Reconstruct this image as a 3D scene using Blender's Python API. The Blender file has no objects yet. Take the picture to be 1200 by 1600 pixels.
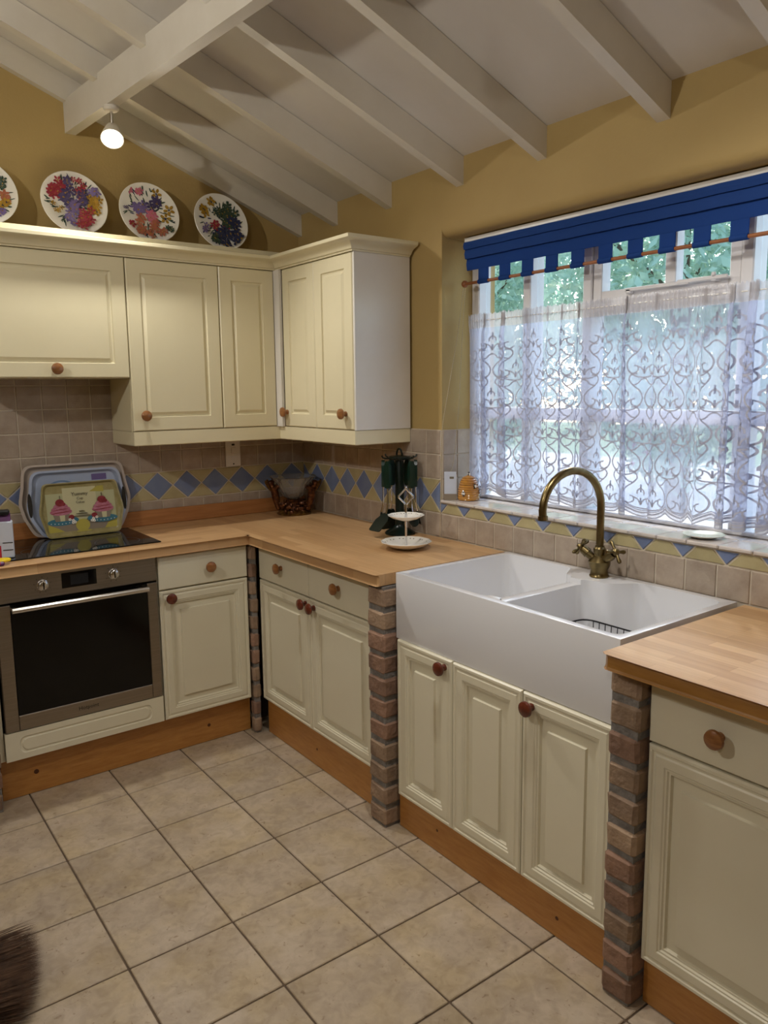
import bpy, bmesh, math, random
import numpy as np
from mathutils import Vector, Matrix
random.seed(7)
R = math.radians
scene = bpy.context.scene
COL = scene.collection

# ------------------------------------------------------------------ camera
YAW, PIT, ROL, FPX = .6401, .1423, -.0106, 1206.23
F = Vector((math.sin(YAW)*math.cos(PIT), math.cos(YAW)*math.cos(PIT), -math.sin(PIT)))
Rt = Vector((math.cos(YAW), -math.sin(YAW), 0))
Up = Rt.cross(F)
R2 = Rt*math.cos(ROL) + Up*math.sin(ROL)
U2 = -Rt*math.sin(ROL) + Up*math.cos(ROL)
cd = bpy.data.cameras.new('camera')
cam = bpy.data.objects.new('camera', cd)
COL.objects.link(cam)
mw = Matrix((R2, U2, -F)).transposed().to_4x4()
mw.translation = Vector((-2.1235, -3.5771, 1.5467))
cam.matrix_world = mw
cd.sensor_fit = 'VERTICAL'
cd.sensor_height = 24.0
cd.lens = 24.0*FPX/1600.0
cd.shift_x = -1.66/1600
cd.shift_y = -18.2/1600
cd.clip_start = .05
scene.camera = cam

# ------------------------------------------------------------------ view, sky, lights
vs = scene.view_settings
vs.view_transform = 'Standard'
vs.look = 'None'
vs.gamma = 1
vs.use_curve_mapping = False
vs.exposure = 0.0

world = bpy.data.worlds.new('sky')
scene.world = world
world.use_nodes = True
wn = world.node_tree
wn.nodes.clear()
sky = wn.nodes.new('ShaderNodeTexSky')
sky.sky_type = 'NISHITA'
sky.sun_disc = False
sky.sun_elevation = R(38)
sky.sun_rotation = R(50)
bg = wn.nodes.new('ShaderNodeBackground')
bg.inputs['Strength'].default_value = .80
wo = wn.nodes.new('ShaderNodeOutputWorld')
wn.links.new(sky.outputs[0], bg.inputs['Color'])
wn.links.new(bg.outputs[0], wo.inputs['Surface'])

sl = bpy.data.lights.new('sun', 'SUN')
sl.energy = 2.4
sl.angle = R(2)
sl.color = (1, .95, .86)
sun = bpy.data.objects.new('sun', sl)
COL.objects.link(sun)
# stands beyond the garden trees and shines on the window from outside
sun.rotation_euler = Vector((-.60, -.51, -.61)).to_track_quat('-Z', 'Y').to_euler()

LAMP_COL = (1.0, .97, .93)
KEY_W, FILL_W = 46, 54

# ------------------------------------------------------------------ helpers
def lin(c):
    if isinstance(c, str):
        c = [int(c[i:i+2], 16)/255 for i in (0, 2, 4)]
    return tuple(x/12.92 if x <= .04045 else ((x+.055)/1.055)**2.4 for x in c) + (1,)

def mat(name, col, rough=.5, metal=0, col2=None, ns=8, nstretch=(1, 1, 1), contrast=(.35, .65), bump=0, bs=60, rand=0.0,
        spec=.5, coat=0, trans=0, ior=1.45, emis=None, detail=6, coords='pos'):
    m = bpy.data.materials.new(name)
    m.use_nodes = True
    nt = m.node_tree
    N, L = nt.nodes, nt.links
    p = N['Principled BSDF']
    p.inputs['Base Color'].default_value = lin(col)
    p.inputs['Roughness'].default_value = rough
    p.inputs['Metallic'].default_value = metal
    p.inputs['Specular IOR Level'].default_value = spec
    p.inputs['Coat Weight'].default_value = coat
    p.inputs['Coat Roughness'].default_value = .08
    p.inputs['Transmission Weight'].default_value = trans
    p.inputs['IOR'].default_value = ior
    if emis:
        p.inputs['Emission Color'].default_value = lin(emis[0])
        p.inputs['Emission Strength'].default_value = emis[1]
    if coords == 'pos':
        src = N.new('ShaderNodeNewGeometry').outputs['Position']
    else:
        src = N.new('ShaderNodeTexCoord').outputs['Object']
    mp = N.new('ShaderNodeMapping')
    mp.inputs['Scale'].default_value = nstretch
    L.new(src, mp.inputs['Vector'])
    out = None
    if col2 is not None:
        nz = N.new('ShaderNodeTexNoise')
        nz.inputs['Scale'].default_value = ns
        nz.inputs['Detail'].default_value = detail
        nz.inputs['Roughness'].default_value = .6
        L.new(mp.outputs[0], nz.inputs['Vector'])
        rp = N.new('ShaderNodeValToRGB')
        rp.color_ramp.elements[0].position = contrast[0]
        rp.color_ramp.elements[1].position = contrast[1]
        rp.color_ramp.elements[0].color = lin(col)
        rp.color_ramp.elements[1].color = lin(col2)
        L.new(nz.outputs['Fac'], rp.inputs[0])
        out = rp.outputs[0]
    if rand:
        oi = N.new('ShaderNodeObjectInfo')
        mr = N.new('ShaderNodeMapRange')
        mr.inputs['To Min'].default_value = 1-rand
        mr.inputs['To Max'].default_value = 1+rand
        L.new(oi.outputs['Random'], mr.inputs['Value'])
        hs = N.new('ShaderNodeHueSaturation')
        hs.inputs['Color'].default_value = lin(col)
        if out:
            L.new(out, hs.inputs['Color'])
        L.new(mr.outputs[0], hs.inputs['Value'])
        out = hs.outputs[0]
    if out:
        L.new(out, p.inputs['Base Color'])
    if bump:
        n2 = N.new('ShaderNodeTexNoise')
        n2.inputs['Scale'].default_value = bs
        n2.inputs['Detail'].default_value = 5
        L.new(mp.outputs[0], n2.inputs['Vector'])
        b = N.new('ShaderNodeBump')
        b.inputs['Strength'].default_value = bump
        b.inputs['Distance'].default_value = .01
        L.new(n2.outputs['Fac'], b.inputs['Height'])
        L.new(b.outputs[0], p.inputs['Normal'])
    return m

def stave_mat(name, along):
    """light beech strip worktop: staggered staves running along x or y"""
    m = mat(name, 'd2a878', .32, spec=.5)
    nt = m.node_tree
    N, L = nt.nodes, nt.links
    p = N['Principled BSDF']
    g = N.new('ShaderNodeNewGeometry')
    mp = N.new('ShaderNodeMapping')
    if along == 'y':
        mp.inputs['Rotation'].default_value = (0, 0, R(90))
    L.new(g.outputs['Position'], mp.inputs['Vector'])
    br = N.new('ShaderNodeTexBrick')
    br.offset = .37
    br.offset_frequency = 2
    br.inputs['Color1'].default_value = lin('bb9366')
    br.inputs['Color2'].default_value = lin('d1ab7c')
    br.inputs['Mortar'].default_value = lin('b0885c')
    br.inputs['Scale'].default_value = 1
    br.inputs['Mortar Size'].default_value = .0006
    br.inputs['Brick Width'].default_value = .34
    br.inputs['Row Height'].default_value = .042
    L.new(mp.outputs[0], br.inputs['Vector'])
    mp2 = N.new('ShaderNodeMapping')
    mp2.inputs['Scale'].default_value = (3, 60, 20)
    L.new(mp.outputs[0], mp2.inputs['Vector'])
    nz = N.new('ShaderNodeTexNoise')
    nz.inputs['Scale'].default_value = 1.5
    nz.inputs['Detail'].default_value = 5
    L.new(mp2.outputs[0], nz.inputs['Vector'])
    mx = N.new('ShaderNodeMix')
    mx.data_type = 'RGBA'
    mx.blend_type = 'MULTIPLY'
    mx.inputs['Factor'].default_value = .35
    rp = N.new('ShaderNodeValToRGB')
    rp.color_ramp.elements[0].position = .3
    rp.color_ramp.elements[0].color = (.6, .5, .4, 1)
    rp.color_ramp.elements[1].position = .7
    rp.color_ramp.elements[1].color = (1, 1, 1, 1)
    L.new(nz.outputs['Fac'], rp.inputs[0])
    L.new(br.outputs['Color'], mx.inputs['A'])
    L.new(rp.outputs[0], mx.inputs['B'])
    L.new(mx.outputs['Result'], p.inputs['Base Color'])
    return m

def thin_mat(name, col, alpha, transl=.5, rough=1.0):
    """woven cloth: lets part of the light straight through, the rest is scattered both ways"""
    m = bpy.data.materials.new(name)
    m.use_nodes = True
    nt = m.node_tree
    N, L = nt.nodes, nt.links
    N.remove(N['Principled BSDF'])
    o = N['Material Output']
    t = N.new('ShaderNodeBsdfTransparent')
    d = N.new('ShaderNodeBsdfDiffuse')
    d.inputs[0].default_value = lin(col)
    tl = N.new('ShaderNodeBsdfTranslucent')
    tl.inputs[0].default_value = lin(col)
    m1 = N.new('ShaderNodeMixShader')
    m1.inputs[0].default_value = transl
    L.new(d.outputs[0], m1.inputs[1])
    L.new(tl.outputs[0], m1.inputs[2])
    m2 = N.new('ShaderNodeMixShader')
    m2.inputs[0].default_value = alpha
    L.new(t.outputs[0], m2.inputs[1])
    L.new(m1.outputs[0], m2.inputs[2])
    L.new(m2.outputs[0], o.inputs[0])
    return m

class MB:
    def __init__(s):
        s.v, s.f, s.m = [], [], []
    def add(s, vs, fs, mi=0, mx=None):
        b = len(s.v)
        if mx is not None:
            vs = [tuple(mx @ Vector(v)) for v in vs]
        s.v += [tuple(v) for v in vs]
        s.f += [tuple(b+i for i in f) for f in fs]
        s.m += [mi]*len(fs)
        return s
    def box(s, x0, x1, y0, y1, z0, z1, bev=0, mi=0, mx=None):
        x0, x1 = min(x0, x1), max(x0, x1)
        y0, y1 = min(y0, y1), max(y0, y1)
        z0, z1 = min(z0, z1), max(z0, z1)
        if bev <= 0:
            v = [(x, y, z) for z in (z0, z1) for y in (y0, y1) for x in (x0, x1)]
            f = [(0, 2, 3, 1), (4, 5, 7, 6), (0, 1, 5, 4), (2, 6, 7, 3), (0, 4, 6, 2), (1, 3, 7, 5)]
            return s.add(v, f, mi, mx)
        b = min(bev, (x1-x0)/2.01, (y1-y0)/2.01, (z1-z0)/2.01)
        v, idx = [], {}
        for cx in (0, 1):
            for cy in (0, 1):
                for cz in (0, 1):
                    X = (x0, x1)[cx]; Y = (y0, y1)[cy]; Z = (z0, z1)[cz]
                    dx = b if cx == 0 else -b; dy = b if cy == 0 else -b; dz = b if cz == 0 else -b
                    for ax, q in enumerate(((X, Y+dy, Z+dz), (X+dx, Y, Z+dz), (X+dx, Y+dy, Z))):
                        idx[cx, cy, cz, ax] = len(v); v.append(q)
        f = []
        for c in (0, 1):
            f.append([idx[c, a, d, 0] for a, d in ((0, 0), (1, 0), (1, 1), (0, 1))])
            f.append([idx[a, c, d, 1] for a, d in ((0, 0), (1, 0), (1, 1), (0, 1))])
            f.append([idx[a, d, c, 2] for a, d in ((0, 0), (1, 0), (1, 1), (0, 1))])
        for a in (0, 1):
            for d in (0, 1):
                f.append([idx[0, a, d, 1], idx[1, a, d, 1], idx[1, a, d, 2], idx[0, a, d, 2]])
                f.append([idx[a, 0, d, 0], idx[a, 1, d, 0], idx[a, 1, d, 2], idx[a, 0, d, 2]])
                f.append([idx[a, d, 0, 0], idx[a, d, 1, 0], idx[a, d, 1, 1], idx[a, d, 0, 1]])
                for e in (0, 1):
                    if True:
                        pass
        for a in (0, 1):
            for d in (0, 1):
                for e in (0, 1):
                    f.append([idx[a, d, e, 0], idx[a, d, e, 1], idx[a, d, e, 2]])
        return s.add(v, f, mi, mx)
    def loft(s, loops, cap0=True, cap1=True, mi=0, mx=None, closed=True):
        n = len(loops[0])
        v = [p for l in loops for p in l]
        f = []
        for k in range(len(loops)-1):
            for i in range(n if closed else n-1):
                j = (i+1) % n
                f.append((k*n+i, k*n+j, (k+1)*n+j, (k+1)*n+i))
        if cap0: f.append(tuple(range(n))[::-1])
        if cap1: f.append(tuple((len(loops)-1)*n+i for i in range(n)))
        return s.add(v, f, mi, mx)
    def lathe(s, prof, n=24, mi=0, mx=None, mod=None, c=(0, 0, 0), cap=True):
        loops = []
        for r, z in prof:
            l = []
            for i in range(n):
                a = 2*math.pi*i/n
                rr = r*(mod(a, r, z) if mod else 1)
                l.append((c[0]+rr*math.cos(a), c[1]+rr*math.sin(a), c[2]+z))
            loops.append(l)
        return s.loft(loops, cap, cap, mi, mx)
    def tube(s, pts, r, n=8, closed=False, mi=0, mx=None):
        P = [Vector(p) for p in pts]
        m = len(P)
        rr = r if isinstance(r, (list, tuple)) else [r]*m
        loops = []
        up = None
        for i in range(m):
            a = P[(i-1) % m] if (closed or i > 0) else P[i]
            b = P[(i+1) % m] if (closed or i < m-1) else P[i]
            t = (b-a).normalized()
            if up is None:
                up = Vector((0, 0, 1)) if abs(t.z) < .9 else Vector((1, 0, 0))
            x = t.cross(up)
            if x.length < 1e-6:
                x = t.orthogonal()
            x.normalize()
            y = x.cross(t).normalized()
            up = y
            loops.append([tuple(P[i]+(x*math.cos(2*math.pi*k/n)+y*math.sin(2*math.pi*k/n))*rr[i]) for k in range(n)])
        if closed:
            loops.append(loops[0])
            return s.loft(loops, False, False, mi, mx)
        return s.loft(loops, True, True, mi, mx)
    def prism(s, poly, d0, d1, plane='xy', mi=0, mx=None):
        def P(a, b, d):
            return {'xy': (a, b, d), 'xz': (a, d, b), 'yz': (d, a, b)}[plane]
        return s.loft([[P(a, b, d0) for a, b in poly], [P(a, b, d1) for a, b in poly]], mi=mi, mx=mx)
    def ball(s, c, r, n=10, mi=0, mx=None):
        rx, ry, rz = r if isinstance(r, (tuple, list)) else (r, r, r)
        loops = []
        k = max(4, n//2)
        for j in range(1, k):
            t = math.pi*j/k
            loops.append([(c[0]+rx*math.sin(t)*math.cos(2*math.pi*i/n), c[1]+ry*math.sin(t)*math.sin(2*math.pi*i/n), c[2]-rz*math.cos(t)) for i in range(n)])
        return s.loft(loops, True, True, mi, mx)
    def sweep(s, path, prof, mi=0, close_ends=True):
        """profile (outward, z) swept along an open plan polyline with mitred corners; outward is to the right of travel"""
        n = len(path)
        loops = []
        for i in range(n):
            def nrm(a, b):
                d = (Vector(b)-Vector(a)).normalized()
                return Vector((d.y, -d.x))
            if i == 0: m = nrm(path[0], path[1])
            elif i == n-1: m = nrm(path[-2], path[-1])
            else:
                a, b = nrm(path[i-1], path[i]), nrm(path[i], path[i+1])
                m = (a+b)
                m = m/m.dot(a)
            loops.append([(path[i][0]+m.x*o, path[i][1]+m.y*o, z) for o, z in prof])
        return s.loft(loops, close_ends, close_ends, mi)
    def mesh(s, name, mats, smooth=False, recalc=True):
        me = bpy.data.meshes.new(name)
        me.from_pydata(s.v, [], s.f)
        if not isinstance(mats, (list, tuple)): mats = [mats]
        for m in mats: me.materials.append(m)
        if len(mats) > 1:
            me.polygons.foreach_set('material_index', s.m)
        if recalc:
            bm = bmesh.new(); bm.from_mesh(me)
            bmesh.ops.recalc_face_normals(bm, faces=bm.faces)
            bm.to_mesh(me); bm.free()
        if smooth:
            me.polygons.foreach_set('use_smooth', [True]*len(me.polygons))
            me.set_sharp_from_angle(angle=R(38 if smooth is True else smooth))
        me.update()
        return me

def put(name, me, parent=None, loc=(0, 0, 0), rot=(0, 0, 0), label=None, cat=None, group=None, kind=None):
    o = bpy.data.objects.new(name, me)
    COL.objects.link(o)
    o.location = loc
    o.rotation_euler = rot
    if parent is not None: o.parent = parent
    tag(o, label, cat, group, kind)
    return o
def tag(o, label=None, cat=None, group=None, kind=None):
    if label: o['label'] = label
    if cat: o['category'] = cat
    if group: o['group'] = group
    if kind: o['kind'] = kind
    return o
def part(name, mb, mats, parent, smooth=False, **k):
    return put(name, mb.mesh(name, mats, smooth), parent, **k)
def thing(name, label, cat, loc=(0, 0, 0), rz=0, group=None):
    return put(name, None, None, loc, (0, 0, rz), label, cat, group)
def struct(name, mb, mats, parent=None, smooth=False):
    o = part(name, mb, mats, parent, smooth)
    if parent is None: o['kind'] = 'structure'
    return o
def apply_mods(o):
    dg = bpy.context.evaluated_depsgraph_get()
    dg.update()
    me = bpy.data.meshes.new_from_object(o.evaluated_get(dg))
    o.modifiers.clear()
    old = o.data
    o.data = me
    me.name = old.name
    return o
def cut(o, cutters):
    tmp = []
    for mb in cutters:
        c = put('cutter', mb.mesh('cutter', []))
        tmp.append(c)
        md = o.modifiers.new('b', 'BOOLEAN')
        md.operation = 'DIFFERENCE'
        md.solver = 'EXACT'
        md.object = c
    apply_mods(o)
    for c in tmp:
        me = c.data
        bpy.data.objects.remove(c)
        bpy.data.meshes.remove(me)
    return o
def skin(name, verts, edges, radii, m, parent, sub=1):
    me = bpy.data.meshes.new(name)
    me.from_pydata(verts, edges, [])
    me.materials.append(m)
    o = put(name, me, parent)
    md = o.modifiers.new('s', 'SKIN')
    for i, sv in enumerate(me.skin_vertices[0].data):
        r = radii[i]
        sv.radius = (r, r)
        sv.use_root = (i == 0)
    md.use_smooth_shade = True
    sd = o.modifiers.new('d', 'SUBSURF')
    sd.levels = sub; sd.render_levels = sub
    return apply_mods(o)
def fillet(poly, r, n=5):
    out = []
    m = len(poly)
    for i in range(m):
        p = Vector(poly[i]); a = Vector(poly[i-1]); b = Vector(poly[(i+1) % m])
        ri = r[i] if isinstance(r, (list, tuple)) else r
        u = (a-p).normalized(); w = (b-p).normalized()
        ang = u.angle(w)
        t = min(ri/math.tan(ang/2), (a-p).length*.49, (b-p).length*.49)
        p0, p1 = p+u*t, p+w*t
        for k in range(n+1):
            s = k/n
            out.append(tuple(p0*(1-s)**2 + p*2*s*(1-s) + p1*s*s))
    return out
def clip(poly, axis, val, keep_less):
    out = []
    for i in range(len(poly)):
        a, b = poly[i], poly[(i+1) % len(poly)]
        ia = (a[axis] <= val) == keep_less
        ib = (b[axis] <= val) == keep_less
        if ia: out.append(a)
        if ia != ib:
            t = (val-a[axis])/(b[axis]-a[axis])
            out.append((a[0]+t*(b[0]-a[0]), a[1]+t*(b[1]-a[1])))
    return out
def inset(poly, d):
    ar = sum(poly[i][0]*poly[(i+1) % len(poly)][1]-poly[(i+1) % len(poly)][0]*poly[i][1] for i in range(len(poly)))
    if ar < 0: poly = poly[::-1]
    cl = [p for i, p in enumerate(poly) if (Vector(p)-Vector(poly[i-1])).length > 1e-5]
    n = len(cl)
    if n < 3: return None
    out = []
    for i in range(n):
        p, a, b = Vector(cl[i]), Vector(cl[i-1]), Vector(cl[(i+1) % n])
        e1, e2 = (p-a).normalized(), (b-p).normalized()
        n1, n2 = Vector((-e1.y, e1.x)), Vector((-e2.y, e2.x))
        m = n1+n2
        if m.dot(n1) < .05: return None
        out.append(tuple(p+m*(d/m.dot(n1))))
    ar2 = sum(out[i][0]*out[(i+1) % n][1]-out[(i+1) % n][0]*out[i][1] for i in range(n))
    return out if ar2 > 1e-5 else None
def arc(c, r, a0, a1, n):
    return [(c[0]+r*math.cos(R(a0+(a1-a0)*i/n)), c[1]+r*math.sin(R(a0+(a1-a0)*i/n))) for i in range(n+1)]
def spline(pts, n=6):
    P = [Vector(p) for p in pts]
    P = [P[0]*2-P[1]]+P+[P[-1]*2-P[-2]]
    out = []
    for i in range(1, len(P)-2):
        for k in range(n):
            t = k/n
            a, b, c, d = P[i-1:i+3]
            out.append(.5*((2*b)+(c-a)*t+(2*a-5*b+4*c-d)*t*t+(3*b-a-3*c+d)*t**3))
    out.append(P[-2])
    return out
def text_mesh(s, size, depth, m):
    cu = bpy.data.curves.new('txt', 'FONT')
    cu.body = s
    cu.size = size
    cu.extrude = depth
    cu.align_x = 'CENTER'
    cu.resolution_u = 2
    o = bpy.data.objects.new('txt', cu)
    COL.objects.link(o)
    dg = bpy.context.evaluated_depsgraph_get()
    dg.update()
    me = bpy.data.meshes.new_from_object(o.evaluated_get(dg))
    bpy.data.objects.remove(o)
    me.materials.clear()
    me.materials.append(m)
    return me
AXY = Matrix.Rotation(R(90), 4, 'X')        # lathe axis z -> -y (towards the room)

# ------------------------------------------------------------------ materials
M = {}
M['wall'] = mat('mustard_wall', 'a68c57', .75, col2='af965f', ns=1.2, bump=.08, bs=90)
M['white_paint'] = mat('white_gloss_paint', 'd6cfc0', .38, col2='cdc5b4', ns=3, bump=.05, bs=40)
M['ceiling'] = mat('ceiling_paint', 'd9d3c8', .7, col2='cfc8bb', ns=1.5)
M['cream'] = mat('cream_cabinet', 'dbd4bb', .34, col2='d7cfb6', ns=2)
M['cream_up'] = mat('cream_wall_cabinet', 'ded4b2', .3, col2='d9cfac', ns=2)
M['panel_white'] = mat('white_end_panel', 'dedad2', .3, col2='d6d0c4', ns=2)
M['slot_print_dark'] = mat('slot_shade_and_print', '2a2620', .8)  # dark colour for the painted slot shade and the packet's print lines
M['knob'] = mat('turned_wood_knob', '96663a', .3, col2='7d4f2c', ns=30, nstretch=(1, 1, 4), coat=.3, rand=.12)
M['knob_red'] = mat('mahogany_knob', '6d3220', .25, col2='522113', ns=30, coat=.4)
M['pine'] = mat('pine_plinth', 'a56e34', .35, col2='b88344', ns=2.2, nstretch=(6, 6, 40), contrast=(.3, .7), coat=.2)
M['knot'] = mat('pine_knot', '4a2712', .5, col2='5e3318', ns=40)
M['stave_x'] = stave_mat('beech_staves_long', 'x')
M['stave_y'] = stave_mat('beech_staves_cross', 'y')
M['upstand'] = mat('beech_upstand', 'a06a3c', .4, col2='b27a48', ns=2, nstretch=(3, 3, 40))
M['edge'] = mat('stained_edge_strip', 'a8793f', .3, col2='94672f', ns=2, nstretch=(20, 3, 20), coat=.3)
M['floor_tile'] = mat('travertine_floor', 'c6b8a2', .42, col2='a4957f', ns=6, contrast=(.30, .74), bump=.22, bs=26, rand=.05, detail=10)
M['floor_grout'] = mat('floor_grout', '5d4d3f', .9, col2='6b5a48', ns=12)
def floor_detail(m):
    nt = m.node_tree
    N, L = nt.nodes, nt.links
    p = N['Principled BSDF']
    base = p.inputs['Base Color'].links[0].from_socket
    g = N.new('ShaderNodeNewGeometry')
    oi = N.new('ShaderNodeObjectInfo')
    sc_ = N.new('ShaderNodeVectorMath'); sc_.operation = 'SCALE'
    sc_.inputs[0].default_value = (37, 53, 11)
    L.new(oi.outputs['Random'], sc_.inputs['Scale'])
    ad = N.new('ShaderNodeVectorMath'); ad.operation = 'ADD'
    L.new(g.outputs['Position'], ad.inputs[0]); L.new(sc_.outputs[0], ad.inputs[1])
    for n in N:
        if n.type == 'MAPPING': L.new(ad.outputs[0], n.inputs['Vector'])
    def ramp(scale, det, a, b, ca, cb, dist=0):
        nz = N.new('ShaderNodeTexNoise'); nz.inputs['Scale'].default_value = scale; nz.inputs['Detail'].default_value = det
        nz.inputs['Distortion'].default_value = dist
        L.new(ad.outputs[0], nz.inputs['Vector'])
        rp = N.new('ShaderNodeValToRGB')
        rp.color_ramp.elements[0].position = a; rp.color_ramp.elements[1].position = b
        rp.color_ramp.elements[0].color = ca; rp.color_ramp.elements[1].color = cb
        L.new(nz.outputs['Fac'], rp.inputs[0])
        return rp.outputs[0]
    cur = base
    W_ = (1, 1, 1, 1)
    pit = ramp(55, 3, .64, .74, W_, (.66, .60, .54, 1), .8)
    vein = ramp(24, 8, .36, .60, (.80, .78, .76, 1), W_, .6)
    warm = ramp(7, 3, .42, .66, (1.0, .97, .98, 1), (1.0, .94, .82, 1))
    for c_ in (vein, warm, pit):
        mx = N.new('ShaderNodeMix'); mx.data_type = 'RGBA'; mx.blend_type = 'MULTIPLY'; mx.inputs['Factor'].default_value = 1
        L.new(cur, mx.inputs['A']); L.new(c_, mx.inputs['B'])
        cur = mx.outputs['Result']
    L.new(cur, p.inputs['Base Color'])
floor_detail(M['floor_tile'])
M['wall_tile'] = mat('tumbled_wall_tile', 'b0a190', .45, col2='9a8a7a', ns=16, contrast=(.3, .7), bump=.14, bs=60, rand=.05, detail=8)
M['blue_tile'] = mat('blue_diamond_tile', '6a789c', .4, col2='78859f', ns=10, bump=.06, bs=50, rand=.10)
M['yellow_tile'] = mat('yellow_triangle_tile', 'b6aa80', .42, col2='a99c74', ns=10, bump=.06, bs=50, rand=.08)
M['grout'] = mat('pale_grout', 'd0c5b2', .9, col2='c4b8a5', ns=20)
M['sill_tile'] = mat('glossy_sill_tile', 'd3cbc4', .12, col2='c4bab2', ns=8, bump=.05, bs=25, rand=.05)
M['brick'] = mat('old_brick', '9c7a64', .85, col2='7b6050', ns=14, contrast=(.3, .7), bump=.7, bs=45, rand=.18)
M['brick2'] = mat('buff_brick', 'a0876e', .85, col2='836c59', ns=12, contrast=(.3, .7), bump=.7, bs=45, rand=.15)
M['mortar'] = mat('grey_mortar', '8a8580', .95, col2='706b66', ns=30, bump=.6, bs=80)
M['ceramic'] = mat('white_fireclay', 'dcdcde', .08, spec=.6, coat=.5)
M['steel'] = mat('brushed_steel', '9a9186', .38, metal=1, col2='8f877c', ns=3, nstretch=(1, 1, 90))
M['steel_bar'] = mat('satin_steel_bar', 'd2cfca', .22, metal=1)
M['chrome'] = mat('chrome', 'd8d8da', .08, metal=1)
M['black_glass'] = mat('black_glass', '050506', .05, spec=.6)
M['oven_glass'] = mat('dark_oven_glass', '040404', .12, spec=.35)
M['black'] = mat('black_plastic', '121212', .4)
M['brass'] = mat('antique_brass', '867650', .3, metal=1, col2='6f6040', ns=20)
M['wire'] = mat('dark_wire', '38383a', .35, metal=.8)
M['green'] = mat('dark_green_enamel', '0d3226', .3, col2='0a271e', ns=6)
M['green_dark'] = mat('black_green_enamel', '0a1a15', .28)
M['porcelain'] = mat('white_porcelain', 'e9e4d8', .12, coat=.3)
M['glass'] = mat('clear_glass', 'f2f4f4', .04, trans=.92, ior=1.45)
M['bronze'] = mat('gilded_bronze', '7c4c28', .32, metal=.6, col2='3a1c10', ns=55, contrast=(.35, .6))
M['gold'] = mat('rubbed_gold', '8a6a34', .3, metal=.7, col2='4a2a14', ns=60)
M['honey'] = mat('honey_glaze', 'c08a3c', .15, col2='a8702a', ns=18, coat=.4)
M['bee'] = mat('bee_dark', '2b2016', .3)
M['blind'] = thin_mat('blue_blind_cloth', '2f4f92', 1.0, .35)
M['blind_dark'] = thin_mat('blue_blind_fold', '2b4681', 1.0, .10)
M['net'] = thin_mat('net_cloth', 'd6dbee', .54, .6)
M['net_head'] = thin_mat('net_heading', 'd6d2d2', .72, .5)
M['lace'] = thin_mat('lace_cord', 'b6b8c6', 1.0, .10)
M['rodwood'] = mat('blind_rod_wood', '9c6238', .45, col2='8a5430', ns=20)
M['cord'] = mat('pale_cord', 'b9a888', .7)
M['window_paint'] = mat('window_white_paint', 'd9d6d4', .35, col2='d0ccca', ns=5)
M['plastic_white'] = mat('white_plastic', 'e2ded6', .35)
M['tray_beige'] = mat('beige_tray', 'b9aca0', .35)
M['tray_blue'] = mat('blue_grey_tray', 'a0acc4', .3, col2='aab4ca', ns=6)
M['tray_ring'] = mat('tray_ring_print', '6d86a6', .35)
M['p_cream'] = mat('print_cream', 'c9c39a', .3)
M['p_yellow'] = mat('print_yellow', 'b3a64a', .3)
M['p_olive'] = mat('print_olive', '8f8450', .3, col2='a3976a', ns=30)
M['p_green'] = mat('print_pale_green', 'b5b58c', .3)
M['p_pink'] = mat('print_pink', 'c08090', .3, col2='a75a70', ns=60, nstretch=(1, 1, 3))
M['p_red'] = mat('print_red', '7a1f28', .3, col2='93343a', ns=60)
M['p_blue'] = mat('print_blue', '3f7486', .3)
M['p_taupe'] = mat('print_taupe', '8a7d6c', .3)
M['p_white'] = mat('print_white', 'e6e2d8', .3)
M['p_ink'] = mat('print_ink', '6a6454', .4)
M['fl_red'] = mat('flower_red', '842332', .3, col2='9a3542', ns=80)
M['fl_purple'] = mat('flower_purple', '50466f', .3, col2='3b3558', ns=80)
M['fl_violet'] = mat('flower_violet', '6f5f8e', .3)
M['fl_gold'] = mat('flower_gold', 'b08a2e', .3, col2='8f6c22', ns=80)
M['fl_pink'] = mat('flower_pink', 'c06a7c', .3)
M['fl_orange'] = mat('flower_orange', 'a8644a', .3)
M['fl_leaf'] = mat('flower_leaf', '3f5240', .3, col2='2f4036', ns=80)
M['fl_navy'] = mat('flower_navy', '2c3350', .3)
M['card'] = mat('card_print', 'c2c8d4', .5)
M['yellow'] = mat('yellow_plastic', 'e6c81e', .3)
M['red'] = mat('red_print', 'b02a3c', .4)
M['purple'] = mat('purple_print', '5a2a5c', .4)
M['bristle'] = mat('brown_bristle', '6e5039', .7, col2='3e2b1e', ns=30)
M['leaf'] = thin_mat('tree_leaf', 'b2cab6', 1.0, .55)
M['leaf2'] = thin_mat('tree_leaf_dark', 'a0bdaa', 1.0, .55)
M['leaf3'] = thin_mat('shrub_leaf', '7f9c6c', 1.0, .4)
M['bark'] = mat('bark', '6a5a4a', .9, col2='54463a', ns=20)
M['pinkflower'] = thin_mat('pink_blossom', 'd05a80', 1.0, .4)
M['lawn'] = mat('lawn', '8aa070', .9, col2='748c5c', ns=3)
M['gravel'] = mat('pale_gravel', 'd2c6c0', .9, col2='c2b4ac', ns=30)
M['bulb'] = mat('lit_bulb', 'ffffff', .4, emis=('fff4e2', 22))

def pane_mat():
    m = bpy.data.materials.new('window_pane')
    m.use_nodes = True
    N, L = m.node_tree.nodes, m.node_tree.links
    N.remove(N['Principled BSDF'])
    t = N.new('ShaderNodeBsdfTransparent'); t.inputs[0].default_value = (.94, .97, .97, 1)
    g = N.new('ShaderNodeBsdfGlossy'); g.inputs['Roughness'].default_value = .02
    x = N.new('ShaderNodeMixShader'); x.inputs[0].default_value = .05
    L.new(t.outputs[0], x.inputs[1]); L.new(g.outputs[0], x.inputs[2])
    L.new(x.outputs[0], N['Material Output'].inputs[0])
    return m
M['pane'] = pane_mat()

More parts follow.
